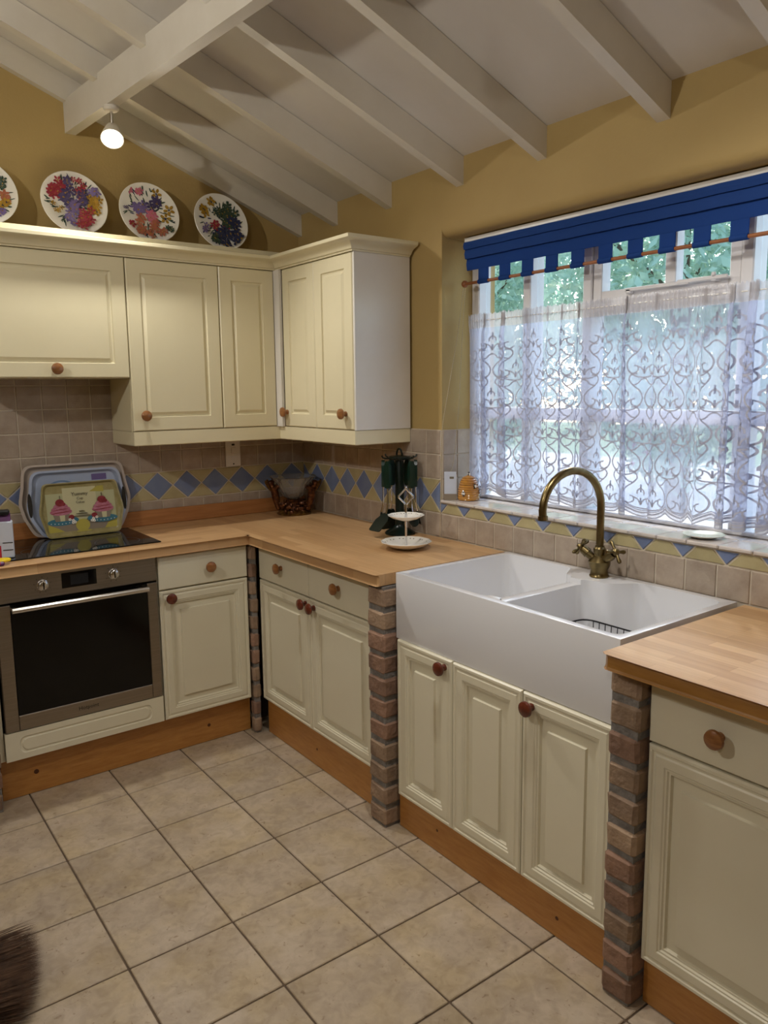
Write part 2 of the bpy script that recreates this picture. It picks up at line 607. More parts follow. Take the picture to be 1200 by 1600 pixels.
# ------------------------------------------------------------------ the setting
SL, ZC, ZR, RAFT = .38, 2.4346, 2.3285, .106     # ceiling slope, ceiling and rafter-bottom height at the window wall
RIDGE = -2.0
def zceil(x): return ZC - SL*x if x > RIDGE else ZC - SL*(2*RIDGE-x)
# floor
fl = struct('floor', MB().box(-4.1, .0, -5.7, .0, -.2, -.005), M['floor_grout'])
T, GX, GY = .3071, -1.5605, -.7144
tm = MB().box(.0028, T-.0028, .0028, T-.0028, -.012, 0, .0022).mesh('floor_tile', M['floor_tile'])
for i in range(-6, 4):
    for j in range(-3, 13):
        put('tile', tm, fl, (GX+i*T, GY-(j+1)*T, 0), (0, 0, 0))
# walls
wb = struct('wall_back', MB().prism([(-4.1, -.2), (.3, -.2), (.3, ZC-SL*.3), (0, ZC+.02), (RIDGE, zceil(RIDGE)+.02), (-4.1, ZC-.02)], 0, .25, 'xz'), M['wall'])
struct('wall_left', MB().box(-4.25, -4.0, -5.6, .0, -.2, ZC+.04), M['wall'])
struct('wall_front', MB().prism([(-4.1, -.2), (.3, -.2), (.3, ZC-SL*.3), (0, ZC+.02), (RIDGE, zceil(RIDGE)+.02), (-4.1, ZC-.02)], -5.85, -5.6, 'xz'), M['wall'])
WY0, WY1, WZ0, WZ1, WD = -1.128, -2.96, 1.072, 2.152, .30
wrm = MB()
wrm.box(0, WD, -5.6, 0, -.2, WZ0)
wrm.box(0, WD, WY0, 0, WZ0, ZC)
wrm.box(0, WD, -5.6, WY1, WZ0, ZC)
# lintel with a softly rounded lower edge
lint = [(0, ZC), (0, WZ1+.035)] + [(0.035-.035*math.cos(R(a)), WZ1+.035-.035*math.sin(R(a))) for a in range(15, 91, 15)] + [(WD, WZ1), (WD, ZC)]
wrm.loft([[(x, WY0, z) for x, z in lint], [(x, WY1, z) for x, z in lint]])
wr = struct('wall_right', wrm, M['wall'], smooth=25)
# ceiling: two slopes, rafters, purlins
cm = MB()
for s in (0, 1):
    pts = [(.35, ZC-SL*.35), (RIDGE, zceil(RIDGE)), (RIDGE, zceil(RIDGE)+.06), (.35, ZC-SL*.35+.06)]
    if s: pts = [(2*RIDGE-x, z) for x, z in pts]
    cm.loft([[(x, .25, z) for x, z in pts], [(x, -5.85, z) for x, z in pts]])
ce = struct('ceiling', cm, M['ceiling'])
RY = [(-.036, -.001), (-.371, -.329), (-.798, -.755), (-1.256, -1.215), (-1.676, -1.636), (-2.153, -2.109), (-2.554, -2.511), (-3.03, -2.988), (-3.48, -3.438), (-3.93, -3.888), (-4.38, -4.338), (-4.83, -4.788), (-5.28, -5.238)]
for y0, y1 in RY:
    pts = [(0, ZR), (RIDGE, ZR-SL*RIDGE), (RIDGE, ZC-SL*RIDGE-.002), (0, ZC-.002)]
    part('rafter', MB().prism(pts, y0, y1, 'xz'), M['white_paint'], ce)
    part('rafter', MB().prism([(2*RIDGE-x, z) for x, z in pts], y0, y1, 'xz'), M['white_paint'], ce)
sk = .086
def purlin_loop(y, flip):
    x0 = -1.131 - sk*y
    l = [(x0, 2.637), (x0+.044, 2.637), (x0+.047, 2.641), (x0+.047, 2.750), (x0, 2.768), (x0, 2.641)]
    return [((2*RIDGE-x if flip else x), y, z) for x, z in l]
for flip in (0, 1):
    part('purlin', MB().loft([purlin_loop(-.0, flip), purlin_loop(-3.0, flip), purlin_loop(-5.6, flip)]), M['white_paint'], ce)

# wall tiles --------------------------------------------------------
TP = .1035
def tile_piece(poly, wall, m, name, th=.008):
    """poly in wall coordinates (along, z); wall 'back' faces -y at y=0, 'right' faces -x at x=0"""
    q = inset(poly, .0027)
    if not q: return
    q2 = inset(q, .0016) or q
    d0, d1 = -.002, -th
    n = len(q)
    if wall == 'back':
        lo = [[(a, d0, z) for a, z in q], [(a, d1+.0015, z) for a, z in q], [(a, d1, z) for a, z in q2]]
        par = wb
    else:
        lo = [[(d0, a, z) for a, z in q], [(d1-.002+.0015, a, z) for a, z in q], [(d1-.002, a, z) for a, z in q2]]
        par = wr
    if len(q2) != n: lo = lo[:2]
    part(name, MB().loft(lo), m, par)
def rect(a0, a1, z0, z1): return [(a0, z0), (a1, z0), (a1, z1), (a0, z1)]
ZB0, ZB1 = 1.036, 1.171
part('grout', MB().box(-1.716, -.001, -.0045, -.0005, .90, 1.676), M['grout'], wb)
part('grout', MB().box(-.0065, -.0005, -3.6, -.001, .90, WZ0), M['grout'], wr)
part('grout', MB().box(-.0065, -.0005, WY0-.0, -.001, WZ0, 1.378), M['grout'], wr)
part('grout', MB().box(0, .158, WY0-.005, WY0-.0005, WZ0, 1.378), M['grout'], wr)
# back wall: plain rows
xs = [-.0045]+[-.073-.1025*k for k in range(0, 17)]
for k in range(17):
    a0, a1 = xs[k+1], xs[k]
    tile_piece(rect(a0, a1, .925, ZB0), 'back', M['wall_tile'], 'tile')
    for r in range(5):
        z0 = ZB1+r*TP*.985
        if a1 > -.98 and r > 1: continue
        tile_piece(rect(a0, a1, z0, z0+TP*.985), 'back', M['wall_tile'], 'tile')
# right wall: plain rows
ys = [-.0105]+[-.109 - .103*k for k in range(0, 34)]
for k in range(33):
    a0, a1 = ys[k+1], ys[k]
    tile_piece(rect(a0, a1, .925, 1.027), 'right', M['wall_tile'], 'tile')
    if a1 > WY0+.02:
        a0 = max(a0, WY0)
        for r in range(2):
            tile_piece(rect(a0, a1, ZB1+r*TP, ZB1+(r+1)*TP), 'right', M['wall_tile'], 'tile')
# diamond band
def band(c0, pitch, k0, k1, lo, hi, wall, ztop, ZB0=ZB0):
    zm = (ZB0+ZB1)/2
    for k in range(k0, k1+1):
        c = c0+pitch*k
        h = pitch/2
        for nm, m, poly in (('diamond_tile', M['blue_tile'], [(c-h, zm), (c, ZB0), (c+h, zm), (c, ZB1)]),
                            ('triangle_tile', M['yellow_tile'], [(c, ZB1), (c+h, zm), (c+pitch, ZB1)]),
                            ('triangle_tile', M['yellow_tile'], [(c, ZB0), (c+pitch, ZB0), (c+h, zm)])):
            q = clip(poly, 0, lo, False)
            if len(q) > 2: q = clip(q, 0, hi, True)
            if len(q) > 2: q = clip(q, 1, ztop, True)
            if len(q) > 2: tile_piece(q, wall, m, nm)
band(-.664, .146, -8, 5, -1.713, -.0045, 'back', ZB1)
band(-1.980, .1411, 6, 14, WY0, -.011, 'right', ZB1, 1.027)
band(-1.980, .1411, -12, 6, -3.58, WY0, 'right', WZ0-.001, 1.027)
# tiles on the window reveal and the sill
for i in range(2):
    for z0, z1 in ((1.086, ZB1), (ZB1, ZB1+TP), (ZB1+TP, 1.378)):
        part('tile', MB().box(.0+i*.079+.002, (i+1)*.079-.002, WY0-.009, WY0-.001, z0+.0015, z1-.0015, .0015), M['wall_tile'], wr)
st = MB().box(.0015, TP-.0015, -.0015, -.118, -.012, 0, .003).mesh('sill_tile', M['sill_tile'])
for k in range(17):
    o = put('sill_tile', st, wr, (.0985, WY0-.010-(k)*TP, 1.086), (0, 0, R(-90)))
    o = put('sill_tile', st, wr, (.0985+.1185, WY0-.010-(k)*TP, 1.086), (0, 0, R(-90)))
part('sill_bed', MB().box(-.012, .30, WY0-.001, WY1+.001, 1.0725, 1.0755), M['grout'], wr)

# ------------------------------------------------------------------ window_1
win = put('window_1', None, None, (0, 0, 0), kind='structure')
FX0, FX1 = .165, .235
def frame_part(name, y0, y1, z0, z1, x0=FX0, x1=FX1, m='window_paint', bev=.004):
    return part(name, MB().box(x0, x1, y0, y1, z0, z1, bev), M[m], win)
frame_part('jamb', WY0-.001, WY0-.045, 1.10, WZ1-.0005)
frame_part('jamb', WY1+.001, WY1+.045, 1.10, WZ1-.0005)
frame_part('head', WY0-.046, WY1+.046, WZ1-.045, WZ1-.0005)
frame_part('sill_rail', WY0-.001, WY1+.001, 1.0875, 1.103, .155, .26)
frame_part('transom', WY0-.046, WY1+.046, 1.425, 1.470)
MULL = [-1.4385, -1.7305, -2.322]
for y in MULL:
    frame_part('mullion', y-.020, y+.020, 1.471, WZ1-.046, FX0, FX1+.01)
    frame_part('mullion', y-.020, y+.020, 1.10, 1.424, FX0, FX1+.01)
frame_part('mullion', -2.660, -2.620, 1.10, 1.424); frame_part('mullion', -2.660, -2.620, 1.471, WZ1-.046)
# top-hung vent over mullions 1..2
def casement(y0, y1, z0, z1, bar=True, name='casement', x0=.172):
    c = MB()
    w = .038
    c.box(x0, x0+.05, y0, y0+w, z0, z1, .003); c.box(x0, x0+.05, y1-w, y1, z0, z1, .003)
    c.box(x0, x0+.05, y0+w, y1-w, z0, z0+w, .003); c.box(x0, x0+.05, y0+w, y1-w, z1-w, z1, .003)
    o = part(name, c, M['window_paint'], win)
    if bar:
        ym = -2.058
        part('glazing_bar', MB().box(x0+.003, x0+.047, ym-.020, ym+.020, z0+w, z1-w, .003), M['window_paint'], o)
    return o
cs = casement(-2.301, -1.7515, 1.844, WZ1-.047)
frame_part('rail', -2.301, -1.7515, 1.802, 1.842)
# stay on the vent
stay = MB().box(.150, .158, -2.14, -1.90, 1.868, 1.880, .002)
stay.box(.148, .156, -2.27, -2.10, 1.872, 1.884, .002)
stay.box(.150, .171, -1.925, -1.905, 1.862, 1.876, .002); stay.box(.150, .171, -2.235, -2.215, 1.868, 1.880, .002)
stay.lathe([(.006, 0), (.008, .004), (.006, .012)], 10, c=(.150, -2.225, 1.882))
part('casement_stay', stay, M['window_paint'], win, True)
# panes
pane_cols = [(WY0-.046, MULL[0]+.021), (MULL[0]-.021, MULL[1]+.021), (MULL[1]-.021, MULL[2]+.021), (MULL[2]-.021, -2.619), (-2.661, WY1+.046)]
for y0, y1 in pane_cols:
    for z0, z1 in ((1.10, 1.424), (1.471, 1.798), (1.800, WZ1-.046)):
        if z0 == 1.471 and abs(y0-(MULL[1]-.021)) > .01:
            z1 = WZ1-.046
        if z0 == 1.80 and abs(y0-(MULL[1]-.021)) > .01: continue
        part('pane', MB().box(.204, .207, y0, y1, z0, z1), M['pane'], win)

# ------------------------------------------------------------------ wooden parts used by many cabinets
LOW = [(0, 0), (0, .015), (.004, .020), (.011, .020), (.014, .0165), (.019, .0165), (.023, .0195), (.044, .0195), (.047, .0165), (.051, .0165),
       (.054, .0125), (.059, .0125), (.062, .0045), (.067, .0045), (.088, .0085), (.0905, .0165), (.095, .0165)]
UPR = [(0, 0), (0, .015), (.004, .019), (.058, .019), (.0605, .0130), (.066, .0110), (.070, .0125), (.079, .0185)]
DRW = [(0, 0), (0, .016), (.004, .020)]
def panel(w, h, prof):
    b = MB()
    b.loft([[(i, -d, i), (w-i, -d, i), (w-i, -d, h-i), (i, -d, h-i)] for i, d in prof])
    return b
KN = MB().lathe([(r_*1.30, z_*1.12) for r_, z_ in [(.0085, 0), (.0085, .005), (.0065, .010), (.0075, .014), (.0150, .018), (.0178, .023), (.0165, .029), (.010, .033), (.003, .0342)]], 20, mx=AXY)
KNM = KN.mesh('knob', M['knob'], True)
KN2 = MB(); KN2.v, KN2.f, KN2.m = KN.v, KN.f, KN.m
KNR = KN2.mesh('knob', M['knob_red'], True)
def door(parent, x0, z0, w, h, y, prof, m, knob=None, name='door', red=False):
    d = put(name, panel(w, h, prof).mesh(name, m, 20), parent, (x0, y, z0))
    if knob:
        put('knob', KNR if red else KNM, d, (knob[0]-x0, -.0195, knob[1]-z0))
    return d
RZ = R(-90)

# base cabinet beside the oven (back run, front faces -y)
ca = thing('base_cabinet', 'narrow cream base cabinet right of the oven with one drawer over one door', 'cabinet', (-1.024, 0, 0))
part('carcass', MB().box(0, .404, -.513, -.02, .1715, .880), M['cream'], ca)
door(ca, .002, .736, .400, .140, -.515, DRW, M['cream'], (.222, .809), 'drawer')
door(ca, .002, .173, .400, .557, -.515, LOW, M['cream'], (.043, .700), red=True)
# double cabinet on the window run
cb = thing('base_cabinet', 'cream base cabinet with two drawers over two doors, left of the sink', 'cabinet', (0, -.548, 0), RZ)
part('carcass', MB().box(.008, .872, -.550, -.02, .160, .880), M['cream'], cb)
door(cb, .002, .724, .420, .150, -.552, DRW, M['cream'], (.205, .804), 'drawer')
door(cb, .426, .724, .446, .150, -.552, DRW, M['cream'], (.645, .806), 'drawer')
door(cb, .002, .163, .420, .555, -.552, LOW, M['cream'], (.399, .693), red=True)
door(cb, .426, .163, .446, .555, -.552, LOW, M['cream'], (.464, .689), red=True)
# sink cabinet
cc = thing('base_cabinet', 'cream cabinet with three raised panel doors under the white sink', 'cabinet', (0, -1.550, 0), RZ)
part('carcass', MB().box(.002, .895, -.550, -.02, .130, .698), M['cream'], cc)
door(cc, .002, .134, .281, .566, -.552, LOW, M['cream'], (.250, .672), red=True)
door(cc, .287, .134, .294, .565, -.552, LOW, M['cream'])
door(cc, .585, .134, .311, .564, -.552, LOW, M['cream'], (.620, .664), red=True)
# cabinet nearest the camera
cx = thing('base_cabinet', 'cream base cabinet at the right edge, nearest, with one drawer over one wide door', 'cabinet', (0, -2.540, 0), RZ)
part('carcass', MB().box(.010, .520, -.556, -.02, .130, .880), M['cream'], cx)
door(cx, .008, .708, .510, .158, -.558, DRW, M['cream'], (.187, .784), 'drawer')
door(cx, .008, .132, .510, .569, -.558, LOW, M['cream'])

# plinths
def plinth(label, x0, x1, y0, y1, knots, along, h=.164):
    o = thing('plinth_board', label, 'plinth', ((x0+x1)/2, (y0+y1)/2, 0))
    cxx, cyy = (x0+x1)/2, (y0+y1)/2
    part('board', MB().box(x0-cxx, x1-cxx, y0-cyy, y1-cyy, 0.001, h, .002), M['pine'], o)
    for a, z, r in knots:
        mx = Matrix.Translation((a-cxx, y0-cyy, z)) @ AXY if along == 'x' else Matrix.Translation((x0-cxx, a-cyy, z)) @ Matrix.Rotation(R(-90), 4, 'Y')
        part('knot', MB().lathe([(r, -.001), (r*.8, .0006)], 14, mx=mx), M['knot'], o)
plinth('long pine plinth board under the oven and the narrow cabinet', -1.655, -.606, -.482, -.464, [(-1.53, .085, .011), (-.81, .075, .009)], 'x', .170)
plinth('pine plinth board under the cream cabinet with two drawers and two doors', -.554, -.536, -1.429, -.56, [(-.98, .075, .006)], 'y', .1595)
plinth('pine plinth board under the three doors of the sink cabinet', -.552, -.534, -2.445, -1.535, [(-1.74, .078, .006), (-2.26, .06, .007)], 'y', .1285)
plinth('pine plinth board at the bottom right, under the nearest cabinet', -.556, -.538, -3.06, -2.545, [], 'y', .1285)

# brick piers
def pier(label, x0, x1, y0, y1, n, z1, bh_gap=.013, seed=0):
    rnd = random.Random(seed)
    cxx, cyy = (x0+x1)/2, (y0+y1)/2
    o = thing('brick_pier', label, 'brick pier', (cxx, cyy, 0))
    part('mortar', MB().box(x0-cxx+.007, x1-cxx-.004, y0-cyy+.006, y1-cyy-.004, 0.001, z1), M['mortar'], o)
    h = z1/n
    ms = []
    for v in range(4):
        b = MB()
        w, d, t = (x1-x0), (y1-y0), h-bh_gap
        loops = []
        b.box(-w/2, w/2, -d/2, d/2, -t/2, t/2, .009)
        rr = random.Random(seed*10+v)
        b.v = [(x+rr.uniform(-.0016, .0016), y+rr.uniform(-.0016, .0016), z+rr.uniform(-.0022, .0022)) for x, y, z in b.v]
        ms.append(b.mesh('brick', M['brick'] if v % 2 == 0 else M['brick2']))
    for k in range(n):
        put('brick', ms[rnd.randrange(4)], o, (rnd.uniform(-.002, .002), rnd.uniform(-.002, .002), h*k+h/2+rnd.uniform(-.001, .001)), (0, 0, rnd.uniform(-.015, .015)))
pier('brick pier left of the white sink, under the worktop end', -.609, -.38, -1.526, -1.430, 11, .880, seed=1)
pier('brick pier right of the white sink, nearest to the camera', -.611, -.38, -2.542, -2.4555, 11, .880, seed=2)
pier('slim shaded brick pier in the inner corner between the two cabinet runs', -.614, -.578, -.546, -.500, 11, .878, seed=3)
pier('brick pier at the left edge, beside the oven', -1.79, -1.664, -.565, -.27, 11, .880, seed=4)

# worktops
def wt_prof(front, back, zt=.924, zb=.884):
    """(distance, z) with a postformed front edge"""
    p = [(back, zb), (back, zt), (front+.014, zt)]
    p += [(front+.014-.014*math.sin(R(a)), zt-.014+.014*math.cos(R(a))) for a in (22, 45, 68, 90)]
    p += [(front, zb+.010)] + [(front+.008-.008*math.cos(R(a)), zb+.010-.010*math.sin(R(a))) for a in (30, 60, 90)]
    return p
wl = thing('worktop', 'long beech strip worktop running round the corner from the oven to the sink', 'worktop', (-.64, -.6, .884))
b = MB()
pr = wt_prof(.556, .012)
b.loft([[(-1.83+.64, -d+.6, z-.884) for d, z in pr], [(-.618+.64, -d+.6, z-.884) for d, z in pr]])
part('worktop_section', b, M['stave_x'], wl, 25)
b = MB()
pr = wt_prof(.618, .013)
b.loft([[(-d+.64, -.548+.6, z-.884) for d, z in pr], [(-d+.64, -1.504+.6, z-.884) for d, z in pr],
        [(-d+.64+(.007 if d > .595 else 0), -1.511+.6, z-.884) for d, z in pr]])
b.box(-.618+.64, -.013+.64, -.548+.6, -.012+.6, 0, .040)
part('worktop_section', b, M['stave_y'], wl, 25)
b = MB()
pr = [(d, z-.884) for d, z in wt_prof(.650, .013)]
b.loft([[(-d+(.012 if d > .628 else 0), 0, z) for d, z in pr], [(-d, -.014, z) for d, z in pr], [(-d, -1.2, z) for d, z in pr]])
wr_ = thing('worktop', 'short beech strip worktop at the right edge, beside the sink', 'worktop', (0, -2.466, .884))
part('worktop_section', b, M['stave_y'], wr_, 25)
b = MB()
nose = [(d-(-.0012), z) for d, z in pr if d > .628]
nose = nose+[(.6410, .001), (.6370, .0396)]
b.loft([[(-d+.010, 0, z) for d, z in nose], [(-d, -.012, z) for d, z in nose], [(-d, -1.2, z) for d, z in nose]])
part('edge_strip', b, M['edge'], wr_, 25)
b = MB().box(-.825, .985, -.018, 0, 0, .071, .003)
part('upstand', b, M['upstand'], None, loc=(-1.0, -.0085, .9245), label='narrow wooden upstand strip along the foot of the tiled back wall', cat='upstand')

# ------------------------------------------------------------------ oven and its housing
ov = thing('oven', 'built-in stainless steel oven with black glass door and two dials', 'oven', (-1.634, -.513, .287))
W = .602
part('body', MB().box(.01, W-.01, .0, .48, .01, .585), M['black'], ov)
part('control_panel', MB().box(0, W, -.022, -.0005, .495, .594, .002), M['steel'], ov)
part('display', MB().box(.234, .364, -.0245, -.0225, .521, .580, .001), M['black_glass'], ov)
part('screen', MB().box(.266, .332, -.0252, -.0246, .531, .570), mat('display_screen', '1c1e22', .2), ov)
for kx, kz in ((.165, .547), (.429, .550)):
    kb = MB().lathe([(.021, 0), (.021, .004), (.018, .006), (.017, .020), (.014, .022)], 24, mx=Matrix.Translation((kx, -.0225, kz)) @ AXY)
    kb.box(kx-.0042, kx+.0042, -.0445, -.036, kz-.020, kz+.020, .002)
    d_ = part('dial', kb, M['steel_bar'], ov, True)
    tk = MB()
    for a in range(0, 360, 40):
        tk.box(-.0008, .0008, -.0229, -.0224, .028, .032, mx=Matrix.Translation((kx, 0, kz)) @ Matrix.Rotation(R(a), 4, 'Y'))
    part('dial_marks', tk, M['black'], d_)
dm = MB()
dm.box(0, .049, -.022, -.001, 0, .487, .002)
dm.box(W-.040, W, -.022, -.001, 0, .487, .002)
dm.box(.049, W-.040, -.022, -.001, 0, .058, .002)
od = part('door', dm, M['steel'], ov)
part('door_glass', MB().box(.0495, W-.0405, -.0215, -.002, .0585, .487, .001), M['oven_glass'], od)
hb = MB().tube([(.046, -.067, .475), (W-.050, -.067, .475)], .0105, 14)
part('handle', hb, M['steel_bar'], od, True)
for hx in (.055, W-.075):
    part('handle_bracket', MB().box(hx-.008, hx+.008, -.060, -.021, .469, .481, .002), M['steel_bar'], od)
lg = put('logo', text_mesh('Hotpoint', .021, .0003, M['black']), od, (.303, -.0223, .024), (R(90), 0, 0))
oh = thing('oven_housing', 'cream housing under the oven with an octagonal routed front panel', 'cabinet', (-1.642, 0, .1715))
part('side_panel', MB().box(-.018, .001, -.513, -.02, 0, .708), M['cream'], oh)
part('base_shelf', MB().box(.002, .612, -.510, -.02, 0, .018), M['cream'], oh)
def octa(i, y, w=.610, h=.110):
    x0, x1, z0, z1 = .050+i, w-.050-i, .022+i, h-.022-i
    c = .017
    return [(x0+c, y, z0), (x1-c, y, z0), (x1-c*.45, y, z0+c*.28), (x1, y, z0+c), (x1, y, z1-c), (x1-c*.45, y, z1-c*.28), (x1-c, y, z1), (x0+c, y, z1), (x0+c*.45, y, z1-c*.28), (x0, y, z1-c), (x0, y, z0+c), (x0+c*.45, y, z0+c*.28)]
fp = MB()
w_, h_ = .610, .110
outer = [(.055, 0), (w_-.055, 0), (w_-.02, 0), (w_, .02), (w_, h_-.02), (w_-.02, h_), (w_-.055, h_), (.055, h_), (.02, h_), (0, h_-.02), (0, .02), (.02, 0)]
outer = [(0 if x == .02 and z in (0, h_) else (w_ if abs(x-(w_-.02)) < 1e-6 and z in (0, h_) else x), z) for x, z in outer]
fp.loft([[(x, 0, z) for x, z in outer], [(x, -.020, z) for x, z in outer], octa(0, -.020), octa(.003, -.0165), octa(.008, -.0165), octa(.011, -.020)])
part('filler_panel', fp, M['cream'], oh, loc=(.003, -.513, .002))

# hob, trays
hobx = thing('hob', 'flat black glass hob set into the worktop above the oven', 'hob', (-1.275, -.256, .9245))
part('glass_top', MB().box(-.295, .297, -.212, .210, 0, .005, .002), M['black_glass'], hobx)
for hx, hy, r in ((-.15, .10, .09), (.15, .10, .075), (-.15, -.1, .075), (.15, -.1, .09)):
    part('cooking_zone_ring', MB().lathe([(r, .0051), (r, .0053), (r-.002, .0053), (r-.002, .0051)], 40, c=(hx, hy, 0), cap=False), mat('zone_ring', '3a3a3c', .3), hobx)
def tray_outline(w, h, bulge, r, bi=.045):
    """wide rounded tray outline with bulging handle ends, centred in x, standing on z=0"""
    p = []
    def side(s):
        return [(s*(w/2-bi), 0), (s*(w/2-.004), h*.27), (s*(w/2+bulge*.55), h*.47), (s*(w/2-.004), h*.70), (s*(w/2-.016), h)]
    left = side(-1)[::-1]
    right = side(1)
    poly = right + left
    return fillet(poly, [r*1.15, .06, .10, .06, r, r, .06, .10, .06, r*1.15], 5)
def scale_poly(poly, cx_, cz_, s, dx):
    out = []
    for x, z in poly:
        vx, vz = x-cx_, z-cz_
        l = math.hypot(vx, vz)
        out.append((cx_+vx*(1-dx/l), cz_+vz*(1-dx/l)))
    return out
def tray(label, loc, tilt, w, h, bulge, m, depth=.022, flange=.012, slots=True, rz=0):
    o = thing('serving_tray', label, 'tray', loc, rz, 'trays leaning on the back wall')
    o.rotation_euler = (tilt, 0, rz)
    po = tray_outline(w, h, bulge, .046 if w > .38 else .024, .045 if w > .38 else .018)
    L = lambda dx, y: [(x, y, z) for x, z in scale_poly(po, 0, h/2, 1, dx)]
    b = MB()
    b.loft([L(0, -depth), L(flange, -depth-.001), L(flange+.010, -.004), L(flange+.013, -.003), L(flange+.011, 0), L(flange-.003, -depth+.003), L(0, -depth+.002), L(0, -depth)], cap0=False, cap1=False)
    # inner floor cap
    fl_ = L(flange+.013, -.003)
    b.add(fl_, [tuple(range(len(fl_)))])
    body = part('tray_body', b, m, o, 30)
    return o, po
tr1, _ = tray('large beige tray, hindmost of the trays on the hob', (-1.200, -.060, .9302), R(-7), .455, .312, .020, M['tray_beige'])
tr2, _ = tray('blue-grey tray with circle print, between the beige tray and the cupcake tray', (-1.200, -.088, .9302), R(-8), .405, .287, .022, M['tray_blue'])
rp = MB()
for cxr, czr, r in ((-.06, .155, .09), (-.06, .155, .07), (-.06, .155, .05), (-.06, .155, .03)):
    ring = []
    rp.loft([[(cxr+rr*math.cos(2*math.pi*i/40), y, czr+rr*math.sin(2*math.pi*i/40)*.98) for i in range(40)] for rr, y in ((r, -.0032), (r, -.0036), (r-.007, -.0036), (r-.007, -.0032))], False, False)
part('circle_print', rp, M['tray_ring'], tr2)
lp = MB().prism(rect(.07, .135, .235, .262), -.0036, -.0033, 'xz')
part('flower_print', lp, M['fl_violet'], tr2)
for s in (-1, 1):
    for tro, w, h in ((tr2, .405, .287),):
        sl_ = [(s*(w/2-.004)+.009*math.cos(t), h*.5+.052*math.sin(t)) for t in [2*math.pi*i/16 for i in range(16)]]
        part('handle_slot_shade', MB().prism(sl_, -.0245, -.0225, 'xz'), M['slot_print_dark'], tro)  # flat dark oval painted in for the shade of an open slot, nothing is cut
tr3, po3 = tray('cupcake picture tray with pink cakes, foremost of the trays on the hob', (-1.192, -.122, .9302), R(-10), .345, .235, .014, M['p_olive'], depth=.014, flange=.007)
pm = ['p_cream', 'p_yellow', 'p_olive', 'p_green', 'p_pink', 'p_red', 'p_blue', 'p_taupe', 'p_white', 'p_ink', 'fl_leaf']
pix = {k: i for i, k in enumerate(pm)}
pb = MB()
lev = [0]
def pp(poly, k):
    lev[0] += 1
    y = -.0033-.00012*lev[0]
    pb.prism(poly, -.0031, y, 'xz', mi=pix[k])
def ell(cx_, cz_, a, c_, n=16, rot=0):
    return [(cx_+a*math.cos(t)*math.cos(rot)-c_*math.sin(t)*math.sin(rot), cz_+a*math.cos(t)*math.sin(rot)+c_*math.sin(t)*math.cos(rot)) for t in [2*math.pi*i/n for i in range(n)]]
sh = [(x, max(.026, min(.209, z))) for x, z in scale_poly(po3, 0, .1175, 1, .022)]
pp(rect(-.145, .145, .024, .212), 'p_olive')
pp(rect(-.145, .145, .070, .190), 'p_green')
pp(rect(-.075, .065, .075, .212), 'p_cream')
pp(rect(-.145, .145, .024, .070), 'p_taupe')
pp([(-.145, .024), (-.080, .024), (-.105, .040), (-.145, .058)], 'p_yellow')
pp([(.145, .024), (.090, .024), (.105, .046), (.145, .066)], 'p_yellow')
pp([(.038, .190), (.075, .212), (.10, .212), (.10, .185)], 'p_yellow')
pp(ell(-.003, .046, .030, .027), 'p_yellow')
pp(rect(-.03, .03, .018, .024), 'p_yellow')
for s in (-1, 1):
    cxk = s*.088
    pp(ell(cxk, .067, .060, .016), 'p_blue')
    pp(ell(cxk+s*-.048, .072, .022, .012), 'p_blue')
    for q in range(-3, 4):
        pp(ell(cxk+q*.015, .0585+abs(q)*.0012, .0022, .0022, 6), 'p_white')
    pp([(cxk-.026, .070), (cxk+.026, .070), (cxk+.036, .108), (cxk-.036, .108)], 'p_taupe')
    pp([(cxk-.006, .070), (cxk+.012, .070), (cxk+.015, .108), (cxk-.009, .108)], 'p_cream')
    pp(ell(cxk, .110, .046, .015), 'p_pink')
    pp(ell(cxk, .122, .040, .014), 'p_pink')
    pp(ell(cxk, .134, .030, .013), 'p_pink')
    pp(ell(cxk, .108, .042, .0022, rot=.08), 'p_red')
    pp(ell(cxk, .121, .034, .0018, rot=.08), 'p_red')
    pp(ell(cxk-.002, .150, .018, .016), 'p_red')
    pp(ell(cxk+.012, .143, .009, .008), 'p_red')
    pp(rect(cxk-.001, cxk+.001, .165, .180), 'p_ink')
    pp(ell(cxk-s*.040, .084, .012, .011), 'p_red')
    for ox, oz in ((-.046, .070), (-.053, .062), (-.032, .074), (-.044, .060)):
        for a in range(5):
            pp(ell(cxk+s*ox+.0036*math.cos(a*1.257), oz+.0036*math.sin(a*1.257), .003, .003, 6), 'p_white')
        pp(ell(cxk+s*ox, oz, .0018, .0018, 6), 'p_ink')
for z in (.128, .118, .108):
    pp(ell(-.003, z-.02, .012+(.128-z)*1.2, .0009), 'p_ink')
part('printed_picture', pb, [M[k] for k in pm], tr3)
for wd, z, sz in (('Yummy', .176, .023), ('Cup', .158, .017), ('Cakes', .142, .015)):
    put('lettering', text_mesh(wd, sz, .0003, M['p_ink']), tr3, (-.005, -.0075, z), (R(90), 0, 0))

